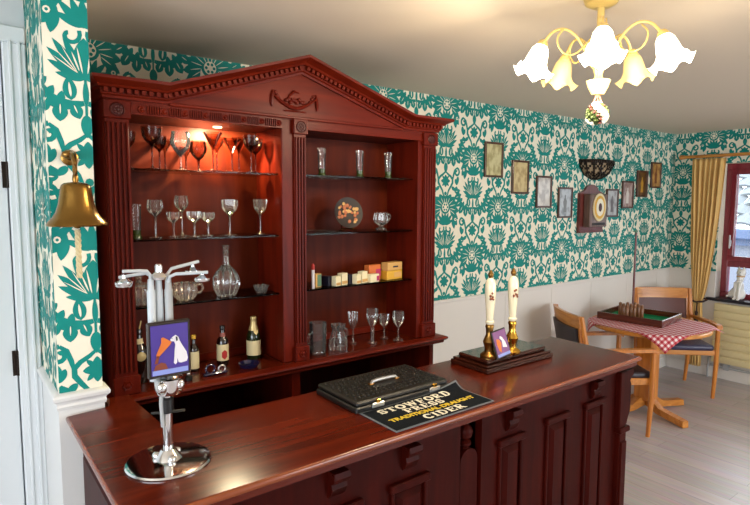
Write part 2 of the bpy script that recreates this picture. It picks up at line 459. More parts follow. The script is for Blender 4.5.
def damask(mb, o, eu, n, rect, phase, slots=(1, 0)):
    # printed pattern: flat shapes lying on the paper; o + eu*u + z*v, n = outward normal
    o, eu, n = Vector(o), Vector(eu), Vector(n)
    u0, u1, v0, v1 = rect
    def put(poly, h, slot):
        q = clip(poly, u0, u1, v0, v1)
        if not q: return
        mb.mi = slot
        mb.add([o+eu*x+Vector((0, 0, y))+n*h for x, y in q], [list(range(len(q)))])
    k0 = int(math.floor((u0-phase)/(RU/2)))-1; k1 = int(math.ceil((u1-phase)/(RU/2)))+1
    for k in range(k0, k1+1):
        cu = phase+k*RU/2
        for j in range(-1, 5):
            cv = 2.4-.042-j*RV-(RV/2 if k % 2 else 0)
            if cv-RV > v1 or cv+.1 < v0: continue
            for q_, p in enumerate(TEAL): put([(x+cu, y+cv) for x, y in p], .0005+.000004*q_+.000002*(k % 2), slots[0])
            for q_, (kk, p) in enumerate(OVER): put([(x+cu, y+cv) for x, y in p], .0024+.000004*q_ if kk == 'c' else .0034+.000004*q_, slots[1] if kk == 'c' else slots[0])
    mb.mi = 0

# ---------------------------------------------------------------- setting
struct(MB().box(LX, RX, FY, WY, -.05, 0), 'floor', 'floor')
struct(MB().box(LX-.1, RX+.1, FY-.1, WY+.1, CZ, CZ+.06), 'ceiling', 'ceil')

mb = MB()   # back wall: plain panelling below, damask paper above
mb.mi = 0; mb.box(PX1, RX+.1, WY, WY+.1, DZ, CZ)
mb.mi = 2; mb.box(PX1, RX+.1, WY-.006, WY+.1, 0, DZ)
damask(mb, (0, WY, 0), (1, 0, 0), (0, -1, 0), (PX1, RX, DZ, CZ), 3.032*.882)
struct(mb, 'wall_back', ['paper', 'teal', 'panel'], smooth=0)
mb = MB()
for x in (2.53, 3.32, 3.9, 4.475, 5.08, 5.66): mb.box(x-.004, x+.004, WY-.009, WY-.006, .12, DZ-.03)
mb.box(PX1, RX, WY-.016, WY-.006, DZ-.022, DZ, .003)
struct(mb, 'trim_1', 'panel')
struct(MB().box(PX1, RX, WY-.02, WY-.006, 0, .11, .003), 'baseboard_back', 'panel')

WIN = (.75, 2.272, .785, 2.088)   # y0, y1, z0, z1 of the window opening
mb = MB()
mb.mi = 2; mb.box(RX-.006, RX+.24, FY, WY, 0, WIN[2]); mb.box(RX-.006, RX+.24, WIN[1], WY, WIN[2], DZ); mb.box(RX-.006, RX+.24, FY, WIN[0], WIN[2], DZ)
mb.mi = 0; mb.box(RX, RX+.24, WIN[1], WY, DZ, CZ); mb.box(RX, RX+.24, WIN[0], WIN[1], WIN[3], CZ); mb.box(RX, RX+.24, FY, WIN[0], DZ, CZ)
for rect in ((-WY, -WIN[1], DZ, CZ), (-WIN[1], -WIN[0], WIN[3], CZ), (-WIN[0], .5, DZ, CZ)):
    damask(mb, (RX, 0, 0), (0, -1, 0), (-1, 0, 0), rect, -2.36)
struct(mb, 'wall_right', ['paper', 'teal', 'panel'], smooth=0)
struct(MB().box(RX-.02, RX-.006, FY, WY-.02, 0, .11, .003), 'baseboard_right', 'panel')
struct(MB().box(RX-.016, RX-.006, WIN[1], WY-.016, DZ-.022, DZ, .003), 'trim_2', 'panel')

mb = MB()   # wallpapered stub of the partition wall
mb.mi = 2; mb.box(PX0-.004, PX1+.004, PY-.004, WY, 0, 1.06)
mb.mi = 0; mb.box(PX0, PX1, PY, WY, 1.06, CZ)
damask(mb, (0, PY, 0), (1, 0, 0), (0, -1, 0), (PX0, PX1, 1.06, CZ), .362)
damask(mb, (PX0, 0, 0), (0, -1, 0), (-1, 0, 0), (-WY, -PY, 1.06, CZ), -2.10)
struct(mb, 'wall_partition', ['paper', 'teal', 'gloss_white'], smooth=0)
mb = MB()   # stepped dado cap wrapped round it
prof = [(0, 0), (.007, .002), (.010, .012), (.008, .020), (.010, .026), (.018, .034), (.020, .044), (.017, .050), (.010, .054), (0, .056)]
def wrap(z0): return [((PX0, 2.33, z0), (-1, 0, 0), (0, 0, 1)), ((PX0, PY, z0), (-1, -1, 0), (0, 0, 1)), ((PX1, PY, z0), (1, -1, 0), (0, 0, 1)), ((PX1, 2.0, z0), (1, 0, 0), (0, 0, 1))]
mb.sweep(prof, wrap(1.055))
struct(mb, 'trim_3', 'gloss_white', smooth=25)
# hall wall and door beyond the partition
mb = MB(); mb.box(LX, PX0, 2.33, 2.43, 2.30, CZ); mb.box(LX, -.72, 2.33, 2.43, 0, 2.30)
struct(mb, 'wall_hall', 'hall_paint')
d1 = MB()
d1.box(.178, PX0-.003, 2.305, 2.40, 0, 2.245, .004); d1.box(.195, .205, 2.299, 2.306, 0, 2.25, .002); d1.box(.222, .232, 2.299, 2.306, 0, 2.25, .002)
d1.box(-.72, PX0-.003, 2.305, 2.40, 2.245, 2.30, .004)
d1.box(-.72, PX0-.003, 2.37, 2.43, 0, 2.25); d1.box(-.72, -.65, 2.305, 2.40, 0, 2.245, .004)  # wide backing box added behind the door to block sky light
dr = struct(d1, 'door_1', 'door_paint')
p = MB(); p.box(-.645, .174, 2.322, 2.36, .008, 2.24, .003)
for z0, z1 in ((.22, .95), (1.12, 2.06)):
    for x0, x1 in ((-.54, -.26), (-.17, .07)): p.box(x0, x1, 2.316, 2.324, z0, z1, .006)
struct(p, 'door_leaf', 'door_paint', dr)
for z in (.30, 1.133, 1.797):
    h = MB(); h.lathe([(.0055, -.045), (.0055, .045)], (.177, 2.313, z), 10); h.box(.16, .192, 2.316, 2.322, z-.045, z+.045)
    struct(h, 'hinge', 'iron', dr)
H0, H1, HZ0, HZ1 = -2.4, 1.2, .9, 2.15   # unseen window opening, added to bring daylight into the hall
struct(MB().box(LX-.1, LX, FY, H0, 0, CZ).box(LX-.1, LX, H1, 2.43, 0, CZ).box(LX-.1, LX, H0, H1, 0, HZ0).box(LX-.1, LX, H0, H1, HZ1, CZ), 'wall_left', 'hall_paint')
mb = MB()   # wall behind the photographer with an unseen window opening added to let daylight in
F0, F1, GW0, GW1 = 2.7, 5.4, .35, 2.2
mb.box(LX, F0, FY-.1, FY, 0, CZ); mb.box(F1, RX, FY-.1, FY, 0, CZ); mb.box(F0, F1, FY-.1, FY, 0, GW0); mb.box(F0, F1, FY-.1, FY, GW1, CZ)
struct(mb, 'wall_front', 'panel')

# window in the right wall
W = MB(); y0, y1, z0, z1 = WIN
X0, X1 = RX+.115, RX+.185
zt0 = 1.088
W.box(X0, X1, y1-.055, y1, z0+.05, z1-.06, .005); W.box(X0, X1, y0, y0+.055, z0+.05, z1-.06, .005)
W.box(X0, X1, y0, y1, z1-.06, z1, .005); W.box(X0, X1, y0, y1, z0, z0+.05, .005)
W.box(X0, X1, 1.49, y1-.055, zt0, zt0+.06, .005); W.box(X0, X1, y0+.055, 1.43, zt0, zt0+.06, .005)
W.box(X0, X1, 1.43, 1.49, z0+.05, z1-.06, .005)
win = struct(W, 'window_1', 'window_wood')
for a, b in ((1.485, y1-.05), (y0+.05, 1.435)):
    c = MB(); xa, xb = RX+.10, RX+.155; za, zb = zt0+.056, z1-.055
    c.box(xa, xb, b-.05, b, za+.05, zb-.05, .005); c.box(xa, xb, a, a+.05, za+.05, zb-.05, .005); c.box(xa, xb, a, b, zb-.05, zb, .005); c.box(xa, xb, a, b, za, za+.05, .005)
    cs = struct(c, 'casement', 'window_wood', win)
    struct(MB().box(RX+.127, RX+.131, a+.05, b-.05, za+.05, zb-.05), 'pane', 'pane', cs)
    if b > 2:
        h = MB(); h.box(RX+.086, RX+.101, b-.035, b-.015, 1.29, 1.35, .003); h.box(RX+.072, RX+.087, b-.032, b-.018, 1.27, 1.40, .004)
        struct(h, 'window_handle', 'white_plastic', cs)
    struct(MB().box(RX+.145, RX+.149, a, b, z0+.05, zt0), 'pane', 'pane', win)
struct(MB().box(RX-.05, RX-.006, y0-.05, y1+.06, .760, .788, .004).box(RX-.006, X0, y0, y1, .785, .788), 'sill', 'sill_dark', win)

# ---------------------------------------------------------------- outside: the neighbouring house
nh = thing('neighbour_house', 'pale tiled roof of the house outside the maroon window', 'house', (10, 2.5, 0))
O = nh.location
mb = MB()
t = Vector((math.cos(R(32)), 0, math.sin(R(32))))   # up the roof slope
nrm = Vector((-t.z, 0, t.x))
rows, cw = 9, .30
base = Vector((9.0, -1.5, 1.36))
for r in range(rows):
    for k in range(30):
        p = base+t*(r*.26)+Vector((0, k*cw+(cw/2 if r % 2 else 0), 0))+nrm*.004*(k % 3)
        seg = 6; vs = []
        for i in range(seg+1):
            f = i/seg; hgt = .05*math.sin(PI*f)+.012
            vs.append((p+Vector((0, f*cw, 0))+nrm*hgt+nrm*.035, p+t*.30+Vector((0, f*cw, 0))+nrm*hgt))
        for i in range(seg):
            a, b = vs[i], vs[i+1]
            mb.add([a[0], b[0], b[1], a[1], a[0]-nrm*.04, b[0]-nrm*.04], [[0, 1, 2, 3], [4, 5, 1, 0]])
mb.build('roof', 'tile_roof', nh, org=O)
MB().box(9.15, 9.3, -1.6, 7.6, -.2, 1.30).build('wall', 'ext_wall', nh, org=O)
g = MB(); g.box(8.93, 9.08, -1.6, 7.6, 1.19, 1.34, .02); g.box(9.05, 9.16, -1.6, 7.6, 1.10, 1.2)
g.build('gutter', 'ext_blue', nh, org=O)
mb = MB(); mb.box(RX+.24, 14, -6, 9, -.25, -.2)
solo(mb, 'yard', 'ext_wall', 'pale paved yard outside beyond the maroon window', 'ground', (0, 0, 0))

# ---------------------------------------------------------------- back bar cabinet
cab = thing('back_bar_cabinet', 'tall red mahogany back bar cabinet with pediment and glass shelves against the teal wallpaper', 'cabinet', (1.213, 2.35, 0))
CO = cab.location
def cb(mb, name, mat, parent=cab, smooth=35, label=None):
    o = mb.build(name, mat, parent, org=CO, smooth=smooth)
    if label: o['label'] = label
    return o
YF = 2.082
CT = 1.019
cb(MB().box(.44, .465, YF+.02, 2.70, CT, 2.10).box(.44, .465, 2.085, 2.70, 0, CT-.03), 'side_panel', 'mahog')
cb(MB().box(1.96, 1.985, YF+.02, 2.70, CT, 2.10).box(1.96, 1.985, 2.085, 2.70, 0, CT-.03), 'side_panel', 'mahog')
cb(MB().box(.465, 1.96, 2.337, 2.35, CT, 2.10), 'back_panel', 'mahog_in')
cb(MB().box(.465, .515, YF+.012, 2.337, CT, 2.06), 'stile', 'mahog')
cb(MB().box(1.118, 1.23, YF+.012, 2.337, CT, 2.06, .003), 'divider', 'mahog')
cb(MB().box(1.872, 1.96, YF+.012, 2.337, CT, 2.06), 'stile', 'mahog')
cb(MB().box(.465, 1.96, YF+.03, 2.337, 2.012, 2.03), 'top_board', 'mahog_dark')
c = MB()
for x0, x1, rl in ((.515, 1.118, 1), (1.232, 1.872, 0)): c.box(x0, x1, 2.327, 2.337, CT, CT+.035, .004)
cb(c, 'upstand', 'mahog_x')
# worktop of the cabinet with a moulded front edge
c = MB(); pr = [(0, -.004), (.0, -.034), (.030, -.034), (.034, -.030), (.034, -.022), (.044, -.018), (.050, -.010), (.048, -.003), (.042, 0), (0, 0)]
c.sweep(pr, [((.455, 2.34, CT), (-1, 0, 0), (0, 0, 1)), ((.455, 2.07, CT), (-1, -1, 0), (0, 0, 1)), ((1.98, 2.07, CT), (1, -1, 0), (0, 0, 1)), ((1.98, 2.34, CT), (1, 0, 0), (0, 0, 1))])
cb(c, 'counter_edge', 'mahog_x')
cb(MB().box(.455, 1.98, 2.0705, 2.34, CT-.034, CT+.0003), 'counter_top', 'bar_top')
c = MB(); c.box(1.15, 1.19, 2.085, 2.60, 0, CT-.034); cb(c, 'base_divider', 'mahog')
cb(MB().box(.465, 1.96, 2.60, 2.615, 0, CT-.034), 'base_back', 'mahog_dark')
for x0, x1 in ((.465, 1.15), (1.19, 1.96)):
    cb(MB().box(x0, x1, 2.11, 2.60, .52, .54), 'base_shelf', 'mahog_dark'); cb(MB().box(x0, x1, 2.09, 2.60, .06, .08), 'base_shelf', 'mahog_dark')
# fluted pilasters with rosette blocks
def pilaster(x0, x1, flutes):
    p = MB(); w = x1-x0
    p.box(x0+.006, x1-.006, YF+.002, YF+.03, CT+.066, 1.99)
    n = flutes; fw = (w-.02)/(n*2-1)
    for i in range(n): p.box(x0+.01+i*2*fw, x0+.01+i*2*fw+fw, YF-.006, YF+.003, CT+.08, 1.978, .0018)
    o = cb(p, 'pilaster', 'mahog')
    b = MB(); b.box(x0, x1, YF-.01, YF+.03, CT, CT+.066, .003)
    xm = (x0+x1)/2; b.lathe([(.020, 0), (.018, .004), (.012, .002), (.008, .006), (.002, .007)], (xm, YF-.010, CT+.034), 12, (0, -1, 0), ribs=1, rib_d=.25)
    cb(b, 'base_block', 'mahog', o)
    b = MB(); b.box(x0, x1, YF-.01, YF+.03, 1.99, 2.052, .003); cb(b, 'medallion_block', 'mahog', o)
    b = MB(); r = .024
    b.lathe([(r, 0), (r, .003), (r*.86, .005), (r*.8, .002)], (xm, YF-.010, 2.02), 20, (0, -1, 0))
    for k in range(8):
        a = 2*PI*k/8; b.ball((xm+r*.5*math.cos(a), YF-.012, 2.02+r*.5*math.sin(a)), .0062, (1, .5, 1), 1)
    b.ball((xm, YF-.013, 2.02), .006, (1, .6, 1), 1)
    cb(b, 'rosette', 'mahog_dark', o)
pilaster(.437, .527, 5); pilaster(1.164, 1.232, 4); pilaster(1.896, 1.989, 5)
# friezes
f = MB(); f.box(.527, 1.118, YF+.006, YF+.03, 2.010, 2.048)
for i in range(8):
    x = .565+i*.0765
    f.lathe([(.013, 0), (.012, .006), (.006, .003), (.004, .007), (.001, .008)], (x, YF+.006, 2.029), 12, (0, -1, 0))
    if i < 7:
        for k in range(6): f.box(x+.0185+k*.0085, x+.0225+k*.0085, YF, YF+.008, 2.014, 2.044, .0012)
cb(f, 'frieze', 'mahog_x', label='carved frieze of rosettes and flutes')
f = MB(); f.box(1.232, 1.896, YF+.008, YF+.03, 2.010, 2.052); f.box(1.232, 1.896, YF+.002, YF+.02, 2.010, 2.018, .002)
cb(f, 'frieze', 'mahog_x', label='plain frieze')
# pediment
Z0 = 2.056
KL, KR, AX, AZ = .650, 1.770, 1.205, 2.236
f = MB()
f.prism([(.45, YF+.004, 2.048), (1.98, YF+.004, 2.048), (1.98, YF+.004, Z0+.03), (KR, YF+.004, Z0+.02), (AX, YF+.004, AZ+.02), (KL, YF+.004, Z0+.02), (.45, YF+.004, Z0+.03)], (0, .02, 0))
f.box(KL+.01, KR-.01, YF-.006, YF+.006, 2.050, 2.062, .003)
cb(f, 'tympanum', 'mahog_x')
prof = [(0, 0), (.010, 0), (.013, .008), (.020, .012), (.022, .016), (.022, .031), (.038, .033), (.044, .040), (.058, .045), (.070, .049), (.078, .053), (.079, .063), (0, .063)]
def mit(a, b):
    t1 = Vector(a).normalized(); t2 = Vector(b).normalized()
    n1, n2 = Vector((-t1.y, t1.x)), Vector((-t2.y, t2.x)); v = (n1+n2)/(1+n1.dot(n2)); return (v.x, 0, v.y)
sl = (AX-KL, AZ-Z0); sr = (KR-AX, Z0-AZ)
fr = [((.442, 2.70, Z0), (-1, 0, 0), (0, 0, 1)), ((.442, YF+.002, Z0), (-.6, -1, 0), (0, 0, 1)), ((KL, YF+.002, Z0), (0, -1, 0), mit((1, 0), sl)),
      ((AX, YF+.002, AZ), (0, -1, 0), mit(sl, sr)), ((KR, YF+.002, Z0), (0, -1, 0), mit(sr, (1, 0))), ((1.987, YF+.002, Z0), (.6, -1, 0), (0, 0, 1)), ((1.987, 2.70, Z0), (1, 0, 0), (0, 0, 1))]
co = MB(); co.sweep(prof, fr)
def dentils(p, q):
    p, q = Vector(p), Vector(q); L = (q-p).length; t = (q-p)/L; up = Vector((-t.z, 0, t.x))
    n = int(L/.0225)
    for i in range(n):
        s0 = p+t*((i+.25)*L/n)+up*.0165
        e = t*.013
        a = [s0+Vector((0, -.022, 0)), s0+e+Vector((0, -.022, 0)), s0+e+up*.0145+Vector((0, -.022, 0)), s0+up*.0145+Vector((0, -.022, 0))]
        co.prism(a, (0, -.012, 0))
for a, b in (((.43, YF, Z0), (KL, YF, Z0)), ((KL, YF, Z0), (AX, YF, AZ)), ((AX, YF, AZ), (KR, YF, Z0)), ((KR, YF, Z0), (2.0, YF, Z0))): dentils(a, b)
cb(co, 'cornice', 'mahog_x', smooth=25)
# carved basket and swag on the pediment
u = MB(); ux, uz, uy = 1.175, 2.118, YF-.002
u.tube([(ux-.10+.2*i/16, uy, uz+.022-.045*math.sin(PI*i/16)) for i in range(17)], [.004+.005*math.sin(PI*i/16) for i in range(17)], 7)
for sx in (-1, 1):
    u.tube([(ux+sx*.10, uy, uz+.042), (ux+sx*.104, uy, uz+.02), (ux+sx*.107, uy, uz-.01), (ux+sx*.105, uy, uz-.026)], [.003, .007, .006, .002], 7)
    for k in range(3): u.ball((ux+sx*(.09-.008*k), uy, uz+.034-.012*k), .007, (1, .6, 1), 1)
for i in range(9): u.ball((ux-.04+.01*i, uy-.002, uz+.006+.007*math.sin(i*2.3)), .009, (1, .6, 1), 1)
u.tube([(ux-.03, uy, uz+.02), (ux-.005, uy, uz+.045), (ux+.02, uy, uz+.04)], [.003, .006, .002], 6)
u.tube([(ux-.05, uy, uz-.036), (ux+.05, uy, uz-.036)], .003, 6)
cb(u, 'carved_swag', 'mahog', label='carved basket and swag')
# glass shelves
ZS = (1.319, 1.568, 1.826)
for x0, x1 in ((.515, 1.118), (1.232, 1.872)):
    for z in ZS: cb(MB().box(x0+.001, x1-.001, 2.128, 2.335, z-.007, z, .001), 'glass_shelf', 'shelf_glass')
# little strip lamp under the head of the left bay
l = MB().lathe([(.018, .0), (.018, -.004), (.012, -.005), (.0, -.005)], (.90, 2.235, 2.012), 20); cb(l, 'cabinet_light', emissive('warm downlight', (1, .72, .38, 1), 4), label='small lit round downlight')

# ---------------------------------------------------------------- bar
BT = 1.0425
bx0, bx1, by0, by1 = .262, 2.375, 1.183, 1.645
ax1, ay1 = .473, 2.018
out = [(bx0, by0), (bx1, by0), (bx1, by1), (ax1, by1), (ax1, ay1), (PX1+.024, ay1), (PX1+.024, PY-.022), (bx0, PY-.022)]
t = bmesh.new()
a = [t.verts.new((x, y, BT-.021)) for x, y in out]; b = [t.verts.new((x, y, BT)) for x, y in out]
n = len(out); t.faces.new(a[::-1]); t.faces.new(b)
for i in range(n): t.faces.new([a[i], a[(i+1) % n], b[(i+1) % n], b[i]])
t.edges.ensure_lookup_table()
ed = [e for e in t.edges if abs(e.verts[0].co.z-e.verts[1].co.z) < 1e-5]
bmesh.ops.bevel(t, geom=ed, offset=.0095, segments=4, affect='EDGES', profile=.5)
wt = MB(); wt.merge(t)
t = None
wt.bm.faces.ensure_lookup_table()
wt.bm.normal_update()
o = wt.build('bar_worktop', ['bar_top', 'bar_edge_highlight'])
for p in o.data.polygons:
    if p.normal.z < .9: p.material_index = 1
e_ = .013
MB().prism([(bx0+e_, by0+e_, BT-.041), (bx1-e_, by0+e_, BT-.041), (bx1-e_, by1-e_, BT-.041), (ax1-e_, by1-e_, BT-.041), (ax1-e_, ay1, BT-.041), (PX1+.030, ay1, BT-.041), (PX1+.030, PY-.024, BT-.041), (bx0+e_, PY-.024, BT-.041)], (0, 0, .0205)).build('under_moulding', 'bar_top', o)
tag(o, 'polished dark brown L-shaped wooden bar worktop in the foreground', 'worktop')
MB_ = MB(); pr = [(0, 0), (.004, 0), (.010, .006), (.012, .014), (.022, .018), (.026, .026), (0, .026)]
bar = thing('bar_counter', 'dark red panelled bar counter standing under the polished L-shaped worktop', 'bar counter', (1.3, 1.45, 0))
BO = bar.location
def bb(mb, name, mat='bar_front', parent=bar, smooth=35, label=None):
    o = mb.build(name, mat, parent, org=BO, smooth=smooth)
    if label: o['label'] = label
    return o
FP = 1.245
zt = BT-.041
MB_.sweep(pr, [((.305, PY-.03, zt-.026), (-1, 0, 0), (0, 0, 1)), ((.305, FP, zt-.026), (-1, -1, 0), (0, 0, 1)), ((2.335, FP, zt-.026), (1, -1, 0), (0, 0, 1)), ((2.335, 1.60, zt-.026), (1, 0, 0), (0, 0, 1))])
bb(MB_, 'bed_moulding')
bb(MB().box(.305, 1.315, FP, FP+.03, 0, zt), 'front_panel'); bb(MB().box(1.42, 2.335, FP, FP+.03, 0, zt), 'front_panel')
bb(MB().box(1.315, 1.42, FP+.06, FP+.08, 0, zt), 'recess_panel', 'mahog_dark')
bb(MB().box(.305, .33, FP+.03, PY-.03, 0, zt).box(.295, .306, FP+.05, PY-.08, .70, .93, .006).box(.295, .306, FP+.05, PY-.08, .12, .62, .006), 'side_panel')
bb(MB().box(2.31, 2.335, FP+.03, 1.60, 0, zt).box(2.335, 2.345, FP+.08, 1.55, .12, .9, .006), 'end_panel')
bb(MB().box(.46, 2.31, 1.585, 1.60, 0, zt).box(.445, .46, 1.585, PY-.03, 0, zt).box(.33, .445, PY-.05, PY-.03, 0, zt), 'staff_side_panel', 'mahog_dark')
bb(MB().box(.295, 2.345, FP-.012, FP+.002, 0, .10, .004), 'plinth')
def raised(x0, x1, zb, ztp):
    p = MB(); w = .012
    p.box(x0, x0+w, FP-.012, FP+.001, zb, ztp, .003); p.box(x1-w, x1, FP-.012, FP+.001, zb, ztp, .003)
    p.box(x0-.008, x1+.008, FP-.020, FP+.001, ztp-.012, ztp+.014, .004); p.box(x0, x1, FP-.012, FP+.001, zb, zb+w, .003)
    a, b, c, d = x0+w+.006, x1-w-.006, zb+w+.008, ztp-.022
    i = min(.02, (b-a)*.3)
    p.add([(a, FP, c), (b, FP, c), (b, FP, d), (a, FP, d), (a+i, FP-.016, c+i), (b-i, FP-.016, c+i), (b-i, FP-.016, d-i), (a+i, FP-.016, d-i)],
          [[0, 1, 5, 4], [1, 2, 6, 5], [2, 3, 7, 6], [3, 0, 4, 7], [4, 5, 6, 7]])
    bb(p, 'raised_panel', smooth=20)
def corbel(x, w=.05):
    p = MB(); z1 = zt-.026
    pts = [(0, z1), (-.034, z1), (-.038, z1-.015), (-.030, z1-.03), (-.018, z1-.035), (-.022, z1-.05), (-.014, z1-.068), (-.004, z1-.078), (0, z1-.08)]
    p.prism([(x-w/2, FP+d, z) for d, z in pts], (w, 0, 0))
    p.lathe([(.013, -w/2-.003), (.013, w/2+.003)], (x, FP-.024, z1-.016), 12, (1, 0, 0))
    bb(p, 'corbel')
for x0, x1, tp, cbx in ((.42, .56, .85, 1), (.74, .90, .85, 1), (1.015, 1.160, .852, 1), (1.505, 1.635, .862, 1), (1.780, 1.915, .875, 0), (2.040, 2.175, .876, 1)):
    raised(x0, x1, .14, tp)
    if cbx: corbel((x0+x1)/2)
p = MB()   # turned and rounded post standing in the recess
xm = 1.3675
p.lathe([(.02, 1.0), (.024, .985), (.018, .965), (.012, .958), (.024, .945), (.028, .93), (.024, .915), (.012, .905), (.022, .896), (.022, .888), (.012, .882), (.018, .875)][::-1], (xm, FP+.03, 0), 18)
p.lathe([(.018, .06), (.024, .10), (.014, .14), (.026, .30), (.014, .46), (.026, .52), (.014, .58), (.022, .62)], (xm, FP+.03, 0), 18)
pts = [(xm+.042*math.cos(R(a)), FP+.008, .835+.042*math.sin(R(a))) for a in range(0, 181, 20)]+[(xm+.042*math.cos(R(a)), FP+.008, .66+.042*math.sin(R(a))) for a in range(180, 361, 20)]
p.prism(pts, (0, .036, 0))
bb(p, 'turned_post', 'bar_front')
p = MB()   # carved console at the right-hand corner
p.box(2.295, 2.350, FP-.022, FP+.02, .12, .70, .004); p.box(2.30, 2.343, FP-.03, FP-.02, .16, .66, .003)
p.box(2.285, 2.365, FP-.032, FP+.09, .70, .725, .004)
pts = [(2.335, .725), (2.352, .735), (2.362, .76), (2.374, .78), (2.378, .80), (2.378, .91), (2.368, .925), (2.376, .94), (2.394, .948), (2.394, .975), (2.335, .975)]
p.prism([(x, FP-.02, z) for x, z in pts], (0, .09, 0))
p.box(2.285, 2.34, FP-.024, FP+.02, .725, .975, .004)
bb(p, 'corner_console')

# ---------------------------------------------------------------- things on the bar
def at(mb, name, mat, parent, label=None, smooth=35):
    o = mb.build(name, mat, parent, smooth=smooth)
    if label: o['label'] = label
    return o
# chrome drink font with three tubes, four arms and a badge
T = thing('drink_font', 'chrome drinks dispenser with a round base and purple badge on the bar worktop', 'drink dispenser', (.421, 1.415, BT))
at(MB().lathe([(.104, 0), (.105, .004), (.102, .008), (.090, .010), (.034, .0135), (.030, .020), (.022, .030), (.017, .036), (.0, .037)], seg=64), 'base', 'chrome', T)
for k in range(3): a = 2*PI*k/3+.5; at(MB().ball((.03*math.cos(a), .03*math.sin(a), .02), .011, (1, 1, .9), 2), 'base_lug', 'chrome', T)
at(MB().lathe([(.0125, .03), (.0125, .20)], seg=24), 'column', 'chrome', T)
at(MB().tube([(-.014, -.008, .10), (-.017, -.009, .16), (-.015, -.008, .19)], .005, 8), 'cable', 'grey_plastic', T)
at(MB().lathe([(.010, .130), (.017, .133), (.017, .168), (.012, .174)], seg=16).tube([(-.036, .01, .134), (0, -.014, .137), (.040, -.012, .132)], .0035, 6), 'clamp', 'black_plastic', T, 'black clamp with two wing ends')
m_ = MB(); m_.lathe([(.014, .176), (.030, .182), (.034, .195), (.036, .222), (.030, .226)], (.006, 0, 0), 20); m_.ball((-.018, -.022, .205), .014, (1, 1, 1.3), 2); m_.ball((.026, -.022, .205), .013, (1, 1, 1.3), 2)
at(m_, 'bracket', 'chrome', T)
for x, mt in ((-.030, 'white_plastic'), (-.009, 'white_plastic'), (.012, 'grey_plastic')):
    at(MB().lathe([(.0098, .22), (.0098, .445), (.0078, .45), (.0072, .475)], (x, .008 if x == -.009 else 0, 0), 18), 'tube', mt, T)
at(MB().lathe([(.013, .472), (.020, .474), (.022, .480), (.016, .488), (.009, .492), (.009, .508), (.006, .512), (.0, .513)], (-.009, .004, 0), 18), 'hub', 'chrome', T)
def arm(pts, end):
    o = at(MB().tube(pts, .0042, 8), 'tap_arm', 'white_plastic', T)
    at(MB().lathe([(.018, -.005), (.020, -.002), (.020, .003), (.012, .006), (.005, .012), (.004, .02)], end, 18), 'tap_disc', 'chrome', o)
arm([(-.030, 0, .47), (-.031, 0, .486), (-.040, -.004, .497), (-.06, -.012, .500), (-.098, -.02, .502)], (-.096, -.02, .474))
arm([(-.022, .008, .47), (-.025, .010, .482), (-.038, .012, .490), (-.065, .012, .488), (-.100, .012, .484)], (-.088, .012, .466))
arm([(.012, 0, .47), (.013, .004, .486), (.024, .010, .497), (.06, .018, .503), (.100, .028, .509)], (.085, .028, .484))
arm([(.010, -.005, .466), (.013, -.01, .480), (.027, -.014, .486), (.06, -.02, .486), (.104, -.026, .486)], (.092, -.02, .468))
B_ = at(MB().box(-.052, .052, -.036, -.024, .234, .374, .003), 'badge', 'badge_frame', T)
at(MB().box(-.045, .045, -.0375, -.0355, .242, .366), 'badge_face', 'purple', B_)
def flat(pts, y=-.0385, th=.0008): return MB().prism([(x, y, z) for x, z in pts], (0, -th, 0))
horn = [(-.034, .292), (-.029, .287), (.000, .315), (.004, .322), (-.003, .327), (-.016, .336), (-.021, .334), (-.021, .322)]
at(flat(horn), 'badge_horn', 'orange', B_, 'orange horn printed on the badge')
at(flat([(-.040, .256), (-.006, .256), (-.012, .270), (-.022, .274), (-.036, .268)]).prism([(-.038, -.0385, .272), (-.030, -.0385, .272), (-.026, -.0385, .290), (-.032, -.0385, .292)], (0, -.0008, 0)), 'badge_plinth', 'orange_dark', B_)
dog = [(.008, .268), (.012, .264), (.016, .268), (.017, .280), (.020, .268), (.026, .266), (.040, .268), (.043, .276), (.040, .292), (.030, .310), (.024, .322), (.021, .332), (.014, .338), (.007, .334), (.001, .328), (.002, .324), (.010, .322), (.013, .314), (.011, .300), (.010, .284)]
d_ = at(flat(dog), 'badge_dog', 'print_white', B_, 'white sitting dog printed on the badge')
at(flat([(.014, .334), (.018, .333), (.019, .324), (.015, .322)], -.0395).prism([(.004, -.0395, .331), (.006, -.0395, .331), (.006, -.0395, .329), (.004, -.0395, .329)], (0, -.0006, 0)), 'badge_dog_ear', 'print_black', d_)
at(flat([(-.043, .243), (.043, .243), (.043, .255), (-.043, .255)], -.0378), 'badge_band', 'band_blue', B_)

# black studded case
T = thing('black_case', 'black studded flat case with two latches lying on the bar behind the black towel', 'case', (1.195, 1.504, BT))
at(MB().box(-.205, .205, -.121, .121, 0, .020, .004), 'body', 'black_case', T)
m_ = MB(); m_.box(-.200, .200, -.118, .119, .021, .037, .005)
for i in range(21):
    for j in range(9):
        x, y = -.183+i*.018, -.085+j*.0215
        if abs(x) < .066 and -.03 < y < .032: continue
        m_.lathe([(.0052, .036), (.0046, .0405), (.0020, .0420)], (x+(.009 if j % 2 else 0), y, 0), 8)
at(m_, 'lid', 'black_case', T)
h_ = at(MB().tube([(-.056, 0, .039), (-.050, 0, .046), (-.03, 0, .048), (.03, 0, .048), (.050, 0, .046), (.056, 0, .039)], .0065, 8), 'handle', 'steel', T)
for sx in (-.056, .056): at(MB().box(sx-.010, sx+.010, -.008, .008, .036, .041, .002), 'handle_mount', 'old_brass', h_)
for x in (-.145, .105):
    l_ = at(MB().box(x, x+.05, -.127, -.119, .008, .025, .003), 'latch', 'steel', T)
    at(MB().box(x+.017, x+.033, -.128, -.118, .024, .036, .002), 'latch_clasp', 'bright_brass', l_)

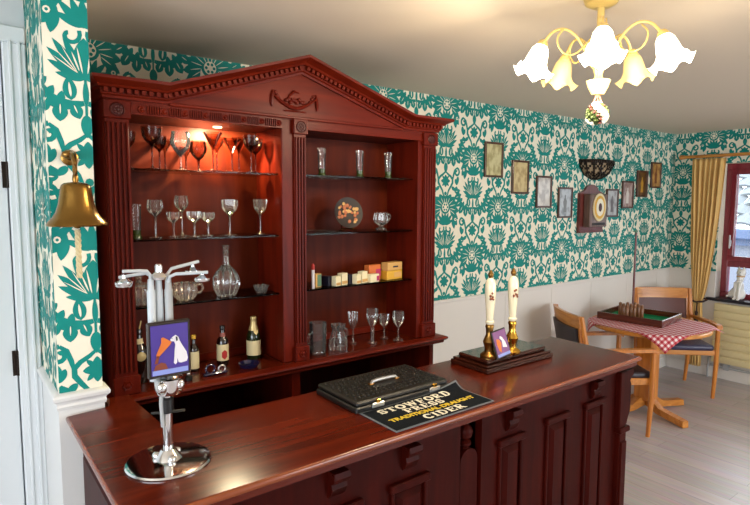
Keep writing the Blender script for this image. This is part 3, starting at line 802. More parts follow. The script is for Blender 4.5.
# bar towel with lettering
T = thing('bar_towel', 'black printed bar towel with white and yellow lettering at the front edge of the worktop', 'bar towel', (1.216, 1.296, BT))
nx, ny = 20, 10
def tz(x, y):
    u_, v_ = (x+.214)/.428, (y+.093)/.186
    return .0008+.032*max(0, (v_-.72)/.28)**1.6*max(0, (u_-.60)/.4)**1.4 + .0010*math.sin(u_*9)*math.sin(v_*5)
def towel(x0, x1, y0, y1, nx, ny, dz, th, holes=None):
    m = MB(); P_ = lambda i, j, h: (x0+(x1-x0)*i/nx, y0+(y1-y0)*j/ny, max(.0002, tz(x0+(x1-x0)*i/nx, y0+(y1-y0)*j/ny))+h)
    vs = [P_(i, j, h) for h in (dz, dz+th) for j in range(ny+1) for i in range(nx+1)]
    q = lambda i, j, k: k*(nx+1)*(ny+1)+j*(nx+1)+i
    fs = []
    for i in range(nx):
        for j in range(ny):
            fs += [[q(i, j, 0), q(i, j+1, 0), q(i+1, j+1, 0), q(i+1, j, 0)], [q(i, j, 1), q(i+1, j, 1), q(i+1, j+1, 1), q(i, j+1, 1)]]
    for i in range(nx): fs += [[q(i, 0, 0), q(i+1, 0, 0), q(i+1, 0, 1), q(i, 0, 1)], [q(i, ny, 1), q(i+1, ny, 1), q(i+1, ny, 0), q(i, ny, 0)]]
    for j in range(ny): fs += [[q(0, j, 1), q(0, j+1, 1), q(0, j+1, 0), q(0, j, 0)], [q(nx, j, 0), q(nx, j+1, 0), q(nx, j+1, 1), q(nx, j, 1)]]
    m.add(vs, fs); return m
at(towel(-.214, .214, -.095, .086, 22, 12, .0004, .0022), 'border', 'mat_border', T)
at(towel(-.207, .207, -.088, .080, 22, 12, .0010, .0028), 'cloth', 'mat_cloth', T)
def lettering(txt, x, y, size, mat, parent, name, sx=1.0, bold=.0):
    cu = bpy.data.curves.new('tmp', 'FONT'); cu.body = txt; cu.size = size; cu.align_x = 'CENTER'; cu.align_y = 'CENTER'
    cu.offset = bold; cu.extrude = .0006
    ob = bpy.data.objects.new('tmp', cu); COL.objects.link(ob)
    me = bpy.data.meshes.new_from_object(ob.evaluated_get(bpy.context.evaluated_depsgraph_get()))
    bpy.data.objects.remove(ob); bpy.data.curves.remove(cu)
    for v in me.vertices:
        v.co.x = v.co.x*sx+x; v.co.y += y; v.co.z += max(.0002, tz(v.co.x, v.co.y))+.0046
    me.materials.clear(); me.materials.append(M[mat]); me.name = name
    o = bpy.data.objects.new(name, me); COL.objects.link(o); o.parent = parent; return o
def ring(cx, cy, rx, ry, a0, a1, n=14): return [(cx+rx*math.cos(R(a0+(a1-a0)*i/n)), cy+ry*math.sin(R(a0+(a1-a0)*i/n))) for i in range(n+1)]
W_, w_ = .13, .06     # half widths of the heavy and light strokes
SLAB = {
 'T': (.95, [([(.475, 0), (.475, 1)], W_), ([(.02, .93), (.93, .93)], .07), ([(.05, .70), (.05, 1)], .05), ([(.90, .70), (.90, 1)], .05), ([(.24, .05), (.71, .05)], .05)]),
 'O': (.95, [(ring(.475, .5, .34, .42, 90, 450, 28), .125)]),
 'S': (.80, [(ring(.40, .73, .26, .19, 20, 200, 10)+ring(.40, .29, .27, .21, 130, -160, 14), .11), ([(.68, .68), (.68, .98)], .05), ([(.10, .02), (.10, .34)], .05)]),
 'W': (1.28, [([(.16, 1), (.40, 0)], .12), ([(.40, 0), (.62, .92)], .07), ([(.62, .92), (.88, 0)], .12), ([(.88, 0), (1.10, 1)], .07), ([(.0, .95), (.36, .95)], .05), ([(.50, .95), (.76, .95)], .05), ([(.96, .95), (1.26, .95)], .05)]),
 'F': (.86, [([(.24, 0), (.24, 1)], W_), ([(.04, .94), (.80, .94)], .06), ([(.24, .50), (.60, .50)], .06), ([(.78, .70), (.78, 1)], .05), ([(.60, .36), (.60, .64)], .045), ([(.04, .05), (.50, .05)], .05)]),
 'R': (.98, [([(.24, 0), (.24, 1)], W_), ([(.04, .95), (.45, .95)]+ring(.48, .74, .25, .21, 90, -90, 10)+[(.24, .53)], .075), ([(.46, .50), (.80, .05)], .12), ([(.04, .05), (.46, .05)], .05), ([(.66, .05), (.98, .05)], .05)]),
 'P': (.90, [([(.24, 0), (.24, 1)], W_), ([(.04, .94), (.45, .94)]+ring(.48, .70, .27, .24, 90, -90, 10)+[(.24, .46)], .08), ([(.04, .05), (.50, .05)], .05)]),
 'E': (.90, [([(.24, 0), (.24, 1)], W_), ([(.04, .94), (.82, .94)], .06), ([(.24, .50), (.62, .50)], .06), ([(.04, .06), (.84, .06)], .06), ([(.80, .70), (.80, 1)], .05), ([(.62, .36), (.62, .64)], .045), ([(.82, 0), (.82, .30)], .05)]),
 'D': (.98, [([(.24, 0), (.24, 1)], W_), ([(.04, .94), (.40, .94)]+ring(.44, .5, .36, .44, 90, -90, 16)+[(.04, .06)], .10)]),
 'C': (.90, [(ring(.46, .5, .33, .42, 40, 320, 22), .12), ([(.78, .64), (.78, .98)], .05)]),
 'I': (.52, [([(.26, 0), (.26, 1)], W_), ([(.03, .95), (.49, .95)], .05), ([(.03, .05), (.49, .05)], .05)]),
}
def slab(txt, x, y, h, name, sx=1.0):
    tot = sum(SLAB[c][0]+.06 for c in txt); cx = -tot/2
    m = MB(); kk = 0
    for ch in txt:
        for pts, wd in SLAB[ch][1]:
            for q in band2([(p[0]+cx, p[1]-.5) for p in pts], wd):
                kk += 1; P3 = [(x+p[0]*h*sx, y+p[1]*h) for p in q]
                m.add([(a, b, max(.0002, tz(a, b))+.0046+.0000004*kk) for a, b in P3], [[0, 1, 2, 3]])
        cx += SLAB[ch][0]+.06
    return at(m, name, 'mat_white', T)
slab('STOWFORD', -.010, .050, .034, 'lettering', 1.12)
slab('PRESS', -.008, .010, .032, 'lettering', 1.14)
slab('CIDER', .012, -.064, .034, 'lettering', 1.14)
lettering('TRADITIONAL DRAUGHT', .0, -.028, .029, 'mat_yellow', T, 'lettering', 1.08, .0007)

# beer engine
T = thing('beer_engine', 'pair of cream-handled beer pumps on a dark wooden base, right end of the bar', 'beer pump', (1.845, 1.511, BT))
at(MB().box(-.212, .212, -.102, .102, 0, .020, .004).box(-.205, .205, -.096, .096, .020, .030, .004).box(-.188, .188, -.082, .082, .030, .048, .006), 'base', 'plinth_wood', T)
def pump(x, y, mount):
    g_ = at(MB().lathe([(.014, .180), (.017, .184), (.0175, .192), (.014, .196), (.0145, .20), (.017, .24), (.021, .29), (.0225, .325), (.021, .345), (.014, .362), (.006, .368)], (x, y, 0), 24), 'ceramic_grip', 'ceramic', T)
    fl = MB()
    for k in range(7):
        a = R(-115+random.uniform(-25, 25)); z = .298+random.uniform(-.016, .016); r = .0222
        fl.ball((x+r*math.cos(a), y+r*math.sin(a), z), .0052, (1, 1, 1), 1)
    at(fl, 'painted_flowers', 'rosebrown', g_)
    at(MB().lathe([(.005, .362), (.007, .368), (.0115, .377), (.0115, .384), (.006, .392), (.005, .397), (.0, .400)], (x, y, 0), 14), 'finial', 'old_brass', g_)
    at(MB().lathe([(.036, .048), (.037, .056), (.030, .062), (.020, .070), (.019, .085), (.023, .098), (.026, .11), (.020, .125), (.014, .14), (.015, .160), (.018, .172), (.016, .178), (.014, .182)], (x, y, 0), 24), 'pump_mount', mount, T)
pump(1.707-1.845, 1.468-1.511, 'old_brass'); pump(1.833-1.845, 1.456-1.511, 'bright_brass')
K = bpy.data.objects.new('pump_clip', None); COL.objects.link(K); K.parent = T; K.location = (-.100, -.088, .050); K.rotation_euler = (R(-14), R(-7), 0)
at(MB().box(-.042, .042, -.004, .004, 0, .112, .002), 'clip_board', 'badge_frame', K)
at(MB().box(-.037, .037, -.0052, -.0038, .005, .107), 'clip_face', 'violet', K)
at(flat([(-.022, .030), (-.012, .022), (-.002, .058), (-.010, .074), (-.024, .078), (-.028, .060)], -.0055), 'clip_horn', 'orange', K, 'orange horn printed on the clip')
at(flat([(.002, .040), (.026, .034), (.022, .056), (.010, .078), (.0, .086), (-.006, .078), (.004, .066)], -.0055), 'clip_dog', 'print_white', K, 'white dog printed on the clip')
at(flat([(-.036, .006), (.036, .006), (.036, .017), (-.036, .017)], -.0055), 'clip_band', 'band_blue', K)

# ---------------------------------------------------------------- bell on the partition
T = thing('bar_bell', 'brass bar bell with rope hanging on the narrow wallpapered wall end', 'bell', (.308, 1.853, 1.635))
at(MB().lathe([(.072, .004), (.080, 0), (.082, .004), (.078, .012), (.066, .024), (.056, .040), (.049, .062), (.044, .09), (.041, .112), (.038, .120), (.030, .126), (.010, .129), (.0, .130)], seg=48, cap=False), 'bell_body', 'brass', T)
at(MB().lathe([(.006, .125), (.009, .135), (.007, .150), (.003, .155)], seg=12).tube(arc((0, 0, .165), .014, 0, 360, 16, 'yz'), .0045, 7), 'bell_loop', 'old_brass', T)
m_ = MB(); m_.lathe([(.024, 0), (.024, .006), (.016, .010)], (0, .086, .205), 16, (0, -1, 0))
m_.tube([(0, .078, .205), (0, .05, .215), (0, .015, .205), (0, -.004, .185), (0, .0, .172), (0, .012, .172)], [.010, .010, .009, .007, .006, .004], 8)
m_.ball((-.008, .05, .212), .016, (1.2, 1, .8), 2)
at(m_, 'wall_bracket', 'old_brass', T)
c_ = at(MB().tube([(0, 0, .12), (0, 0, .02)], .003, 6).ball((0, 0, .004), .013), 'clapper', 'old_brass', T)
m_ = MB()
for ph in (0, 2*PI/3, 4*PI/3): m_.tube([(.0045*math.cos(ph+i*.8), .0045*math.sin(ph+i*.8), -.012-i*.0062) for i in range(24)], .0046, 6)
at(m_, 'bell_rope', 'rope', T)

# ---------------------------------------------------------------- glassware
def glass(name, prof, mat, label, cat, pos, group=None, foot=None, seg=24, ribs=0, rib_d=0, extra=None):
    T = thing(name, label, cat, (pos[0], pos[1], pos[2]+.0006), random.random()*6, group)
    at(MB().lathe(prof, seg=seg, cap=False, ribs=ribs, rib_d=rib_d), 'bowl', mat, T)
    if foot: at(MB().lathe(foot, seg=20, cap=False), 'foot', mat if extra is None else extra, T)
    return T
def stem(h, r=.026, s=.0035): return [(.0, .001), (r, .001), (r, .003), (r*.4, .006), (s, .012), (s, h*.6), (s+.001, h-.004), (s+.004, h)]
def goblet_bowl(h0, h1, rmax, rtop, n=8):
    out = [(.003, h0)]
    for i in range(1, n+1):
        t = i/n; r = rmax*math.sin(PI*.5*min(1, t*1.6))**.8
        if t > .62: r = rmax+(rtop-rmax)*(t-.62)/.38
        out.append((r, h0+(h1-h0)*t))
    return out
def cone_bowl(h0, h1, r): return [(.003, h0), (.006, h0+.003), (r, h1)]
S1 = ZS[2]; S2 = ZS[1]; S3 = ZS[0]
yS = 2.20
G1 = 'tinted glasses on the top left shelf'
def top_glass(x, kind, h, r, label, y=yS, mat='backlit_glass'):
    x = x*y/2.2
    if kind == 'martini': glass('martini_glass', cone_bowl(h*.58, h, r), mat, label, 'martini glass', (x, y, S1), G1, stem(h*.58, .030, .0028))
    elif kind == 'flute': glass('tall_glass', goblet_bowl(h*.55, h, r, r*1.1), mat, label, 'wine glass', (x, y, S1), G1, stem(h*.55, .026, .003))
    else: glass('brandy_glass', goblet_bowl(h*.35, h, r, r*.8), mat, label, 'brandy glass', (x, y, S1), G1, stem(h*.35, .026, .004))
top_glass(.545, 'flute', .135, .024, 'dark tall-stemmed glass at the far left of the top left shelf', 2.20)
top_glass(.628, 'flute', .155, .034, 'large dark goblet second from the left on the top left shelf', 2.165)
top_glass(.655, 'flute', .130, .026, 'dark goblet tucked beside the large second goblet, top left shelf', 2.225)
top_glass(.675, 'martini', .125, .040, 'wide dark cone glass left of the sparkling round glass, top left shelf', 2.29)
top_glass(.735, 'brandy', .150, .038, 'round sparkling brandy glass left of centre on the top left shelf', 2.175, 'cut_glass')
top_glass(.755, 'martini', .100, .033, 'short dark cone glass behind the two round glasses, top left shelf', 2.29)
top_glass(.805, 'brandy', .122, .034, 'round glass with dark lower bowl directly left of the martini glasses', 2.23)
top_glass(.865, 'martini', .150, .038, 'first martini glass from the left against the lit panel', 2.155)
top_glass(.880, 'martini', .145, .044, 'second martini glass from the left against the lit panel', 2.27)
top_glass(.945, 'martini', .135, .040, 'third martini glass from the left against the lit panel', 2.19)
top_glass(.975, 'martini', .150, .046, 'fourth martini glass from the left, beside the unlit end glasses', 2.28)
top_glass(1.030, 'flute', .150, .030, 'dark stemmed glass inner of the two at the right end, top left shelf', 2.155)
top_glass(1.050, 'flute', .145, .028, 'dark stemmed glass at the very right end of the top left shelf', 2.215)

def vase(x, z, label, y=2.2): 
    T = thing('bud_vase', label, 'bud vase', (x, y, z+.0006), 0, 'clear vases with green feet')
    at(MB().lathe([(.016, .030), (.0175, .06), (.020, .128)], seg=20, cap=False), 'tube', 'glass', T)
    at(MB().lathe([(.0, .0), (.020, 0), (.020, .006), (.015, .014), (.017, .032), (.0, .034)], seg=16), 'foot', 'green_glass', T, 'green glass foot')
vase(1.378, S1, 'clear green-footed vase at the left of the top right shelf')
vase(1.592, S1, 'clear green-footed vase in the middle of the top right shelf')
vase(1.768, S1, 'clear green-footed vase at the right of the top right shelf')
vase(.562, S2, 'clear green-footed vase at the left end of the middle left shelf', 2.2)
G2 = 'cut glass stemware on the middle left shelf'
def wine(x, z, h, r, label, y=yS, f=.55, mat='cut_glass', grp=G2, rt=1.0, s=.004):
    glass('wine_glass', goblet_bowl(h*f, h, r, r*rt), mat, label, 'wine glass', (x, y, z), grp, stem(h*f, r*.85, s), 20, 1, .07)
wine(.632, S2, .145, .030, 'tall crystal goblet left of the small sherry glasses, middle left shelf', rt=.9)
wine(.700, S2, .098, .024, 'small bent-looking sherry glass right of the tall left goblet, middle left shelf')
wine(.756, S2, .162, .028, 'tall round-bowled crystal glass standing behind the small ones, middle left shelf', 2.27, .58, rt=.85)
wine(.775, S2, .100, .028, 'small crystal glass in front of the tall round-bowled one, middle left shelf', 2.18)
wine(.838, S2, .095, .026, 'small crystal glass left of the large faceted goblet, middle left shelf')
wine(.930, S2, .148, .033, 'large faceted crystal goblet right of centre, middle left shelf', rt=1.05)
wine(1.068, S2, .150, .028, 'slim facetted crystal goblet at the right end of the middle left shelf', rt=1.05)
G4 = 'glasses on the right half of the counter'
yC = CT+.0006
T = thing('glass_tankard', 'clear straight glass tankard at the left end of the right counter', 'beer mug', (1.318, 2.144, yC), 0, G4)
at(MB().lathe([(.0, .002), (.036, .002), (.038, .008), (.036, .014), (.038, .05), (.040, .142), (.037, .142), (.034, .02), (.0, .016)], seg=28, cap=False), 'bowl', 'cut_glass', T)
at(MB().tube([(-.036, -.01, .10), (-.055, -.018, .098), (-.062, -.02, .07), (-.055, -.018, .04), (-.036, -.01, .034)], .006, 8), 'handle', 'cut_glass', T)
T = thing('cut_glass_jug', 'squat cut glass jug right of the tankard on the counter', 'jug', (1.432, 2.148, yC), 0, G4)
at(MB().lathe([(.0, .002), (.044, .002), (.046, .01), (.042, .045), (.032, .078), (.028, .092), (.036, .118), (.033, .118), (.025, .092)], seg=28, cap=False, ribs=1, rib_d=.12), 'bowl', 'cut_glass', T)
at(MB().tube([(.028, .0, .095), (.048, .0, .09), (.05, .0, .06), (.038, .0, .04)], .005, 8), 'handle', 'cut_glass', T)
wine(1.551, yC, .152, .022, 'slim champagne flute right of the cut glass jug on the counter', 2.197, .42, grp=G4, rt=1.15)
wine(1.628, yC, .168, .029, 'large thick-stemmed goblet nearest the counter edge, right counter', 2.142, .45, grp=G4, s=.009)
wine(1.736, yC, .120, .026, 'small goblet between the large goblet and the rounded wine glass, right counter', 2.185, .45, grp=G4, rt=1.1)
wine(1.770, yC, .143, .030, 'rounded wine glass at the right end of the right counter', 2.114, .42, grp=G4, rt=.95)
# middle right shelf
T = thing('display_plate', 'dark round plate painted with orange flowers on a brass easel, middle right shelf', 'plate', (1.518, 2.2, S2+.001), R(-8))
PT = at(MB().lathe([(.0, 0), (.046, 0), (.074, .006), (.074, .009), (.046, .004), (.0, .003)], (0, -.012, .087), 40, (0, -1, .22)), 'plate', 'glazed_dark', T)
m_ = MB(); m2 = MB()
for k in range(34):
    a = random.random()*6.28; q = .056*math.sqrt(random.random())
    px_, pz_ = q*math.cos(a), q*math.sin(a)
    (m_ if k % 3 else m2).ball((px_-.004, -.0185-pz_*.0-.0+pz_*.22*1.0*.97+.000, .088+pz_*.97), .0065+.004*random.random(), (1, .25, 1), 1)
at(m_, 'plate_flowers', plain('rust plate paint', lin(178, 98, 52), .5), PT, 'orange painted flowers'); at(m2, 'plate_buds', 'tan_card', PT, 'cream painted flowers')
m_ = MB()
for sx in (-.03, .03): m_.tube([(sx, -.035, .012), (sx, -.03, .003), (sx, -.005, .008), (sx*.8, .018, .06)], .0028, 6); m_.tube([(sx, -.01, .008), (sx, .03, .003)], .0028, 6)
at(m_.tube([(-.03, -.01, .012), (.03, -.01, .012)], .0028, 6), 'easel', 'brass', T)
T = thing('glass_teacup', 'footed glass cup with a handle right of the painted plate', 'cup', (1.725, 2.2, S2+.0006), 0)
at(MB().lathe([(.0, .001), (.026, .001), (.024, .008), (.010, .016), (.012, .022), (.034, .036), (.038, .055), (.032, .082), (.034, .088)], seg=24, cap=False, ribs=1, rib_d=.06), 'bowl', 'cut_glass', T)
at(MB().tube([(.034, 0, .074), (.054, 0, .078), (.060, 0, .062), (.048, 0, .046), (.036, 0, .044)], .004, 7), 'handle', 'cut_glass', T)
# lower left shelf
T = thing('lidded_glass_jar', 'amber pressed glass lidded jar at the left end of the lower left shelf', 'jar', (.562, 2.19, S3+.0006))
at(MB().lathe([(.0, .001), (.038, .001), (.042, .010), (.040, .062), (.030, .070)], seg=24, cap=False, ribs=1, rib_d=.1), 'bowl', 'amber_glass', T)
at(MB().lathe([(.041, .066), (.036, .078), (.012, .086), (.008, .092), (.013, .102), (.008, .112), (.0, .114)], seg=20, cap=False, ribs=1, rib_d=.1), 'lid', 'amber_glass', T)
T = thing('glass_sugar_bowl', 'amber pressed glass sugar bowl with two handles on the lower left shelf', 'bowl', (.735, 2.19, S3+.0006))
at(MB().lathe([(.0, .001), (.030, .001), (.044, .018), (.048, .042), (.043, .062), (.047, .068)], seg=26, cap=False, ribs=1, rib_d=.12), 'bowl', 'amber_glass', T)
for sx in (-1, 1): at(MB().tube([(sx*.044, 0, .056), (sx*.066, 0, .058), (sx*.072, 0, .04), (sx*.06, 0, .024), (sx*.046, 0, .026)], .0055, 8), 'handle', 'amber_glass', T)
T = thing('glass_decanter', 'large round cut glass decanter with a long neck on the lower left shelf', 'decanter', (.905, 2.19, S3+.0006))
at(MB().lathe([(.0, .001), (.036, .001), (.040, .006), (.052, .030), (.056, .055), (.052, .080), (.040, .102), (.024, .120), (.016, .130)], seg=28, cap=False, ribs=1, rib_d=.1), 'body', 'cut_glass', T)
at(MB().lathe([(.016, .130), (.014, .150), (.013, .175), (.016, .180), (.013, .185), (.015, .205), (.018, .210)], seg=16, cap=False), 'neck', 'cut_glass', T)
solo(MB().lathe([(.0, .001), (.020, .001), (.026, .012), (.034, .034), (.031, .034), (.020, .010), (.0, .008)], seg=24, cap=False, ribs=1, rib_d=.14), 'glass_dish', 'cut_glass', 'small cut glass dish right of the decanter on the lower left shelf', 'dish', (1.052, 2.17, S3+.0006))

# boxes on the lower right shelf
S3 += .0006; CT += .0006
def carton(name, w, d, h, mats, label, pos, rz=0, cat='box', grp='old packets on the lower right shelf', face=None):
    T = thing(name, label, cat, pos, rz, grp)
    at(MB().box(-w/2, w/2, -d/2, d/2, 0, h, .0015), 'carton', mats[0], T)
    if len(mats) > 1:
        f_ = face or (-w*.32, w*.32, h*.25, h*.75)
        at(MB().box(f_[0], f_[1], -d/2-.0006, -d/2+.001, f_[2], f_[3]), 'printed_label', mats[1], T)
    return T
carton('cigarette_packet', .040, .025, .062, ['tan_card', 'green_card'], 'small green and tan packet at the left end of the lower right shelf', (1.328, 2.17, S3), R(18), face=(-.008, .0195, .004, .058))
T = thing('white_tube', 'thin white tube with a red cap behind the green packet', 'tube', (1.293, 2.142, S3))
at(MB().lathe([(.007, 0), (.007, .085)], seg=12), 'tube', 'print_white', T); at(MB().lathe([(.0075, .085), (.0075, .105), (.003, .112)], seg=12), 'cap', 'red_label', T, 'red cap')
for i, (x, w1) in enumerate((( 1.415, 'left'), (1.532, 'right'))):
    carton('packet', .030, .045, .044, ['navy_card'], 'dark packet end-on at the %s pair of cream packets, lower right shelf' % w1, (x-.020, 2.185, S3), R(14))
    carton('packet', .034, .030, .046, ['cream_card', 'tan_card'], 'cream packet on the left of the %s pair, lower right shelf' % w1, (x+.008, 2.15, S3), R(14), face=(-.015, .015, .004, .016))
    carton('packet', .040, .030, .056, ['cream_card', 'tan_card'], 'taller cream packet on the right of the %s pair, lower right shelf' % w1, (x+.050, 2.16, S3), R(14), face=(-.019, .019, .006, .020))
carton('packet', .062, .03, .040, ['cream_card', 'magenta_card'], 'white packet in front of the tall orange carton, lower right shelf', (1.636, 2.15, S3), R(10), face=(.012, .03, .006, .03))
T = carton('packet', .085, .035, .078, ['orange_card', 'magenta_card'], 'tall orange and magenta carton behind the white packet, lower right shelf', (1.672, 2.20, S3), R(10), face=(.006, .042, .02, .056))
carton('packet', .112, .045, .045, ['yellow_card', 'tan_card'], 'yellow long carton under the tan one at the right end of the lower right shelf', (1.782, 2.185, S3), R(8), face=(-.005, .05, .010, .036))
carton('packet', .108, .045, .040, ['tan_card', 'navy_card'], 'tan long carton stacked on the yellow one, lower right shelf', (1.784, 2.185, S3+.0460), R(8), face=(-.015, .022, .014, .022))

# bottles on the left counter
def bottle(name, label, pos, h, r, glassmat, labmat, neck, capmat, lab=(.25, .62), extra=None, grp='bottles on the left counter'):
    T = thing(name, label, 'bottle', pos, 0, grp)
    at(MB().lathe([(.0, .0), (r*.95, .0), (r, .006), (r, h*.60), (r*.9, h*.66), (r*.5, h*.74), (r*.40, h*.80), (r*.36, h*.97), (r*.42, h*.975), (r*.42, h), (.0, h)], seg=28), 'glass_body', glassmat, T)
    b_ = at(MB().lathe([(r*1.01, h*lab[0]), (r*1.01, h*lab[1]*.93)], seg=28, cap=False), 'front_label', labmat, T)
    if neck: at(MB().lathe([(r*.62, h*.70), (r*.47, h*.76), (r*.44, h*.83)], seg=20, cap=False), 'neck_label', neck, T)
    at(MB().lathe([(r*.42, h*.90), (r*.45, h*.985), (r*.40, h*1.006), (.0, h*1.008)], seg=20), 'cap', capmat, T)
    return T, b_
T, b_ = bottle('beer_bottle', 'brown beer bottle with an oval red and cream label on the counter', (.902, 2.235, CT), .165, .0245, 'bottle_brown', 'cream_label', 'pink_label', 'black_plastic', (.12, .58))
m_ = MB()
for k in range(9):
    a0 = R(-120+k*6)
    z0, z1 = .165*.16+.004*abs(k-4)**1.2*.4, .165*.40-.004*abs(k-4)**1.2*.4
    m_.add([((.0252)*math.cos(a0), (.0252)*math.sin(a0), z0), ((.0252)*math.cos(a0+R(6.2)), (.0252)*math.sin(a0+R(6.2)), z0), ((.0252)*math.cos(a0+R(6.2)), (.0252)*math.sin(a0+R(6.2)), z1), ((.0252)*math.cos(a0), (.0252)*math.sin(a0), z1)], [[0, 1, 2, 3]])
at(m_, 'red_oval', 'red_label', b_)
T = thing('champagne_bottle', 'green champagne bottle with gold foil neck at the right of the left counter', 'bottle', (1.048, 2.243, CT), 0, 'bottles on the left counter')
h, r = .182, .031
at(MB().lathe([(.0, .0), (r*.95, .0), (r, .006), (r, h*.52), (r*.92, h*.60), (r*.62, h*.72), (r*.42, h*.84), (r*.38, h*.95), (.0, h*.952)], seg=28), 'glass_body', 'bottle_green', T)
at(MB().lathe([(r*1.01, h*.10), (r*1.01, h*.46)], seg=28, cap=False), 'front_label', 'cream_label', T)
m_ = MB(); m_.lathe([(r*.70, h*.695), (r*.46, h*.84), (r*.42, h*.96), (r*.46, h*.985), (r*.40, h*1.02), (.0, h*1.022)], seg=24, cap=False)
m_.prism([(-.011, -.0235, h*.70), (.011, -.0235, h*.70), (.008, -.027, h*.64), (.0, -.029, h*.60), (-.008, -.027, h*.64)], (0, .004, 0))
at(m_, 'gold_foil', 'gold_foil', T, 'gold foil neck')
T, b_ = bottle('wine_bottle', 'dark wine bottle with a gold medal label beside the left pilaster', (.556, 2.20, CT), .205, .034, 'bottle_brown', 'bottle_brown', 'cream_label', 'bottle_brown', (.12, .4))
at(MB().lathe([(.018, 0), (.016, .003), (.0, .004)], (0, -.0338, .105), 16, (0, -1, 0)), 'gold_medal', 'gold_foil', b_)
at(MB().tube([(-.03, -.01, .19), (-.018, -.008, .20), (-.02, -.005, .18), (.0, 0, .19), (.012, .002, .235)], .003, 6), 'cork_wire', 'gold_foil', T)
bottle('spirit_miniature', 'slim bottle with a yellow cap and cream label just right of the purple badge', (.772, 2.215, CT), .148, .020, 'bottle_brown', 'cream_label', None, 'yellow_card', (.08, .60))
solo(MB().lathe([(.0, .001), (.034, .001), (.045, .018), (.042, .019), (.030, .006), (.0, .005)], seg=24, cap=False), 'blue_ashtray', 'blue_glass', 'dark blue glass dish in front of the champagne bottle', 'dish', (.972, 2.13, CT))
T = thing('folding_corkscrew', 'pile of dark metal openers right of the slim yellow capped bottle', 'bottle opener', (.825, 2.12, CT))
at(MB().tube(arc((-.022, 0, .0235), .018, 0, 360, 18, 'xz')[:], .004, 6).box(-.05, .04, -.008, .012, 0, .010, .003).tube([(-.05, -.012, .006), (.0, -.016, .008), (.045, -.006, .006)], .005, 6), 'handles', 'blue_glass', T)
at(MB().tube(arc((.024, -.004, .019), .014, 0, 360, 16, 'xz'), .0032, 6), 'steel_ring', 'steel', T)
T = thing('bottle_stopper', 'small dark stopper with a steel knob below the purple badge', 'stopper', (.712, 2.11, CT))
at(MB().lathe([(.014, 0), (.014, .014), (.009, .018)], seg=16), 'cork', 'black_plastic', T); at(MB().ball((0, 0, .025), .009), 'knob', 'steel', T)

# ---------------------------------------------------------------- pictures in a V on the back wall
PW, PH = .196, .250
def picture(i, x, z, base, mark, label, fig=None):
    T = thing('picture_frame', label, 'framed picture', (x, WY-.0016, z), 0, 'small framed prints hung in a V')
    f = MB(); w = .015; y0, y1 = -.018, 0
    f.box(-PW/2, -PW/2+w, y0, y1, -PH/2, PH/2, .003); f.box(PW/2-w, PW/2, y0, y1, -PH/2, PH/2, .003)
    f.box(-PW/2+w, PW/2-w, y0, y1, PH/2-w, PH/2, .003); f.box(-PW/2+w, PW/2-w, y0, y1, -PH/2, -PH/2+w, .003)
    at(f, 'frame', 'frame_wood', T)
    pr_ = at(MB().box(-PW/2+w, PW/2-w, -.008, -.001, -PH/2+w, PH/2-w), 'print', print_mat('aged print %d' % i, base, mark, i), T)
    if fig:
        m = MB(); m.prism([(x_*.001, -.0086, z_*.001) for x_, z_ in [(-22, -80), (24, -80), (20, -30), (26, 10), (12, 34), (8, 40), (10, 56), (0, 66), (-10, 56), (-8, 40), (-14, 32), (-26, 6), (-18, -30)]], (0, .0006, 0))
        at(m, 'printed_figure', plain('figure ink %d' % i, fig, .6), pr_)
sp = [(3.145, 2.012), (3.449, 1.897), (3.746, 1.791), (4.035, 1.707), (4.753, 1.705), (5.015, 1.782), (5.270, 1.887), (5.530, 1.977)]
specs = [
 (lin(206, 198, 150), lin(166, 154, 106), 'yellowed dark-framed print, highest on the left of the V, nearest the cabinet', None),
 (lin(210, 190, 138), lin(176, 150, 100), 'tan yellowed print in a dark frame, second from the cabinet', None),
 (lin(206, 200, 190), lin(168, 160, 152), 'pale grey print in a dark frame, third from the cabinet', None),
 (lin(186, 192, 196), lin(140, 146, 150), 'bluish grey print in a dark frame immediately left of the clock board', lin(128, 132, 134)),
 (lin(178, 180, 178), lin(138, 134, 134), 'grey print in a dark frame immediately right of the clock board', lin(110, 106, 108)),
 (lin(172, 150, 142), lin(128, 100, 92), 'brownish print with a pale figure, second right of the clock board', lin(206, 200, 192)),
 (lin(96, 62, 26), lin(60, 34, 18), 'dark print with a golden figure, third right of the clock board', lin(182, 134, 40)),
 (lin(196, 150, 84), lin(140, 90, 46), 'orange brown print in the frame nearest the room corner', lin(120, 70, 40))]
for i, ((x, z), (b, mk, lb, fg)) in enumerate(zip(sp, specs)): picture(i, x, z, b, mk, lb, fg)

# clock board and uplighter
T = thing('wall_clock_board', 'arched dark wood wall board with an oval cream dial at the bottom of the V', 'wall clock', (4.405, WY-.0016, 1.656))
hw = .183
pts = [(-hw, -.205), (hw, -.205), (hw, .130), (.12, .150)]+[(.10*math.cos(R(a)), .15+.055*math.sin(R(a))) for a in range(10, 180, 20)]+[(-.12, .150), (-hw, .130)]
at(MB().prism([(x, 0, z) for x, z in pts], (0, -.022, 0)).box(-hw, hw, -.03, -.02, -.205, -.185, .003), 'backboard', wood('red board wood', lin(84, 28, 22), lin(112, 44, 34), 'z', .35, .3, 2), T)
c_ = at(MB().box(-.125, .140, -.085, -.022, -.155, .125, .006), 'case', wood('case wood', lin(80, 56, 46), lin(116, 86, 70), 'z', .4, .2, 2), T)
def oval(rx, rz, y, th, n=36): return MB().prism([(.012+rx*math.cos(2*PI*k/n), y, .012+rz*math.sin(2*PI*k/n)) for k in range(n)], (0, -th, 0))
d_ = at(oval(.098, .118, -.085, .006), 'dial_rim', 'cream_label', c_)
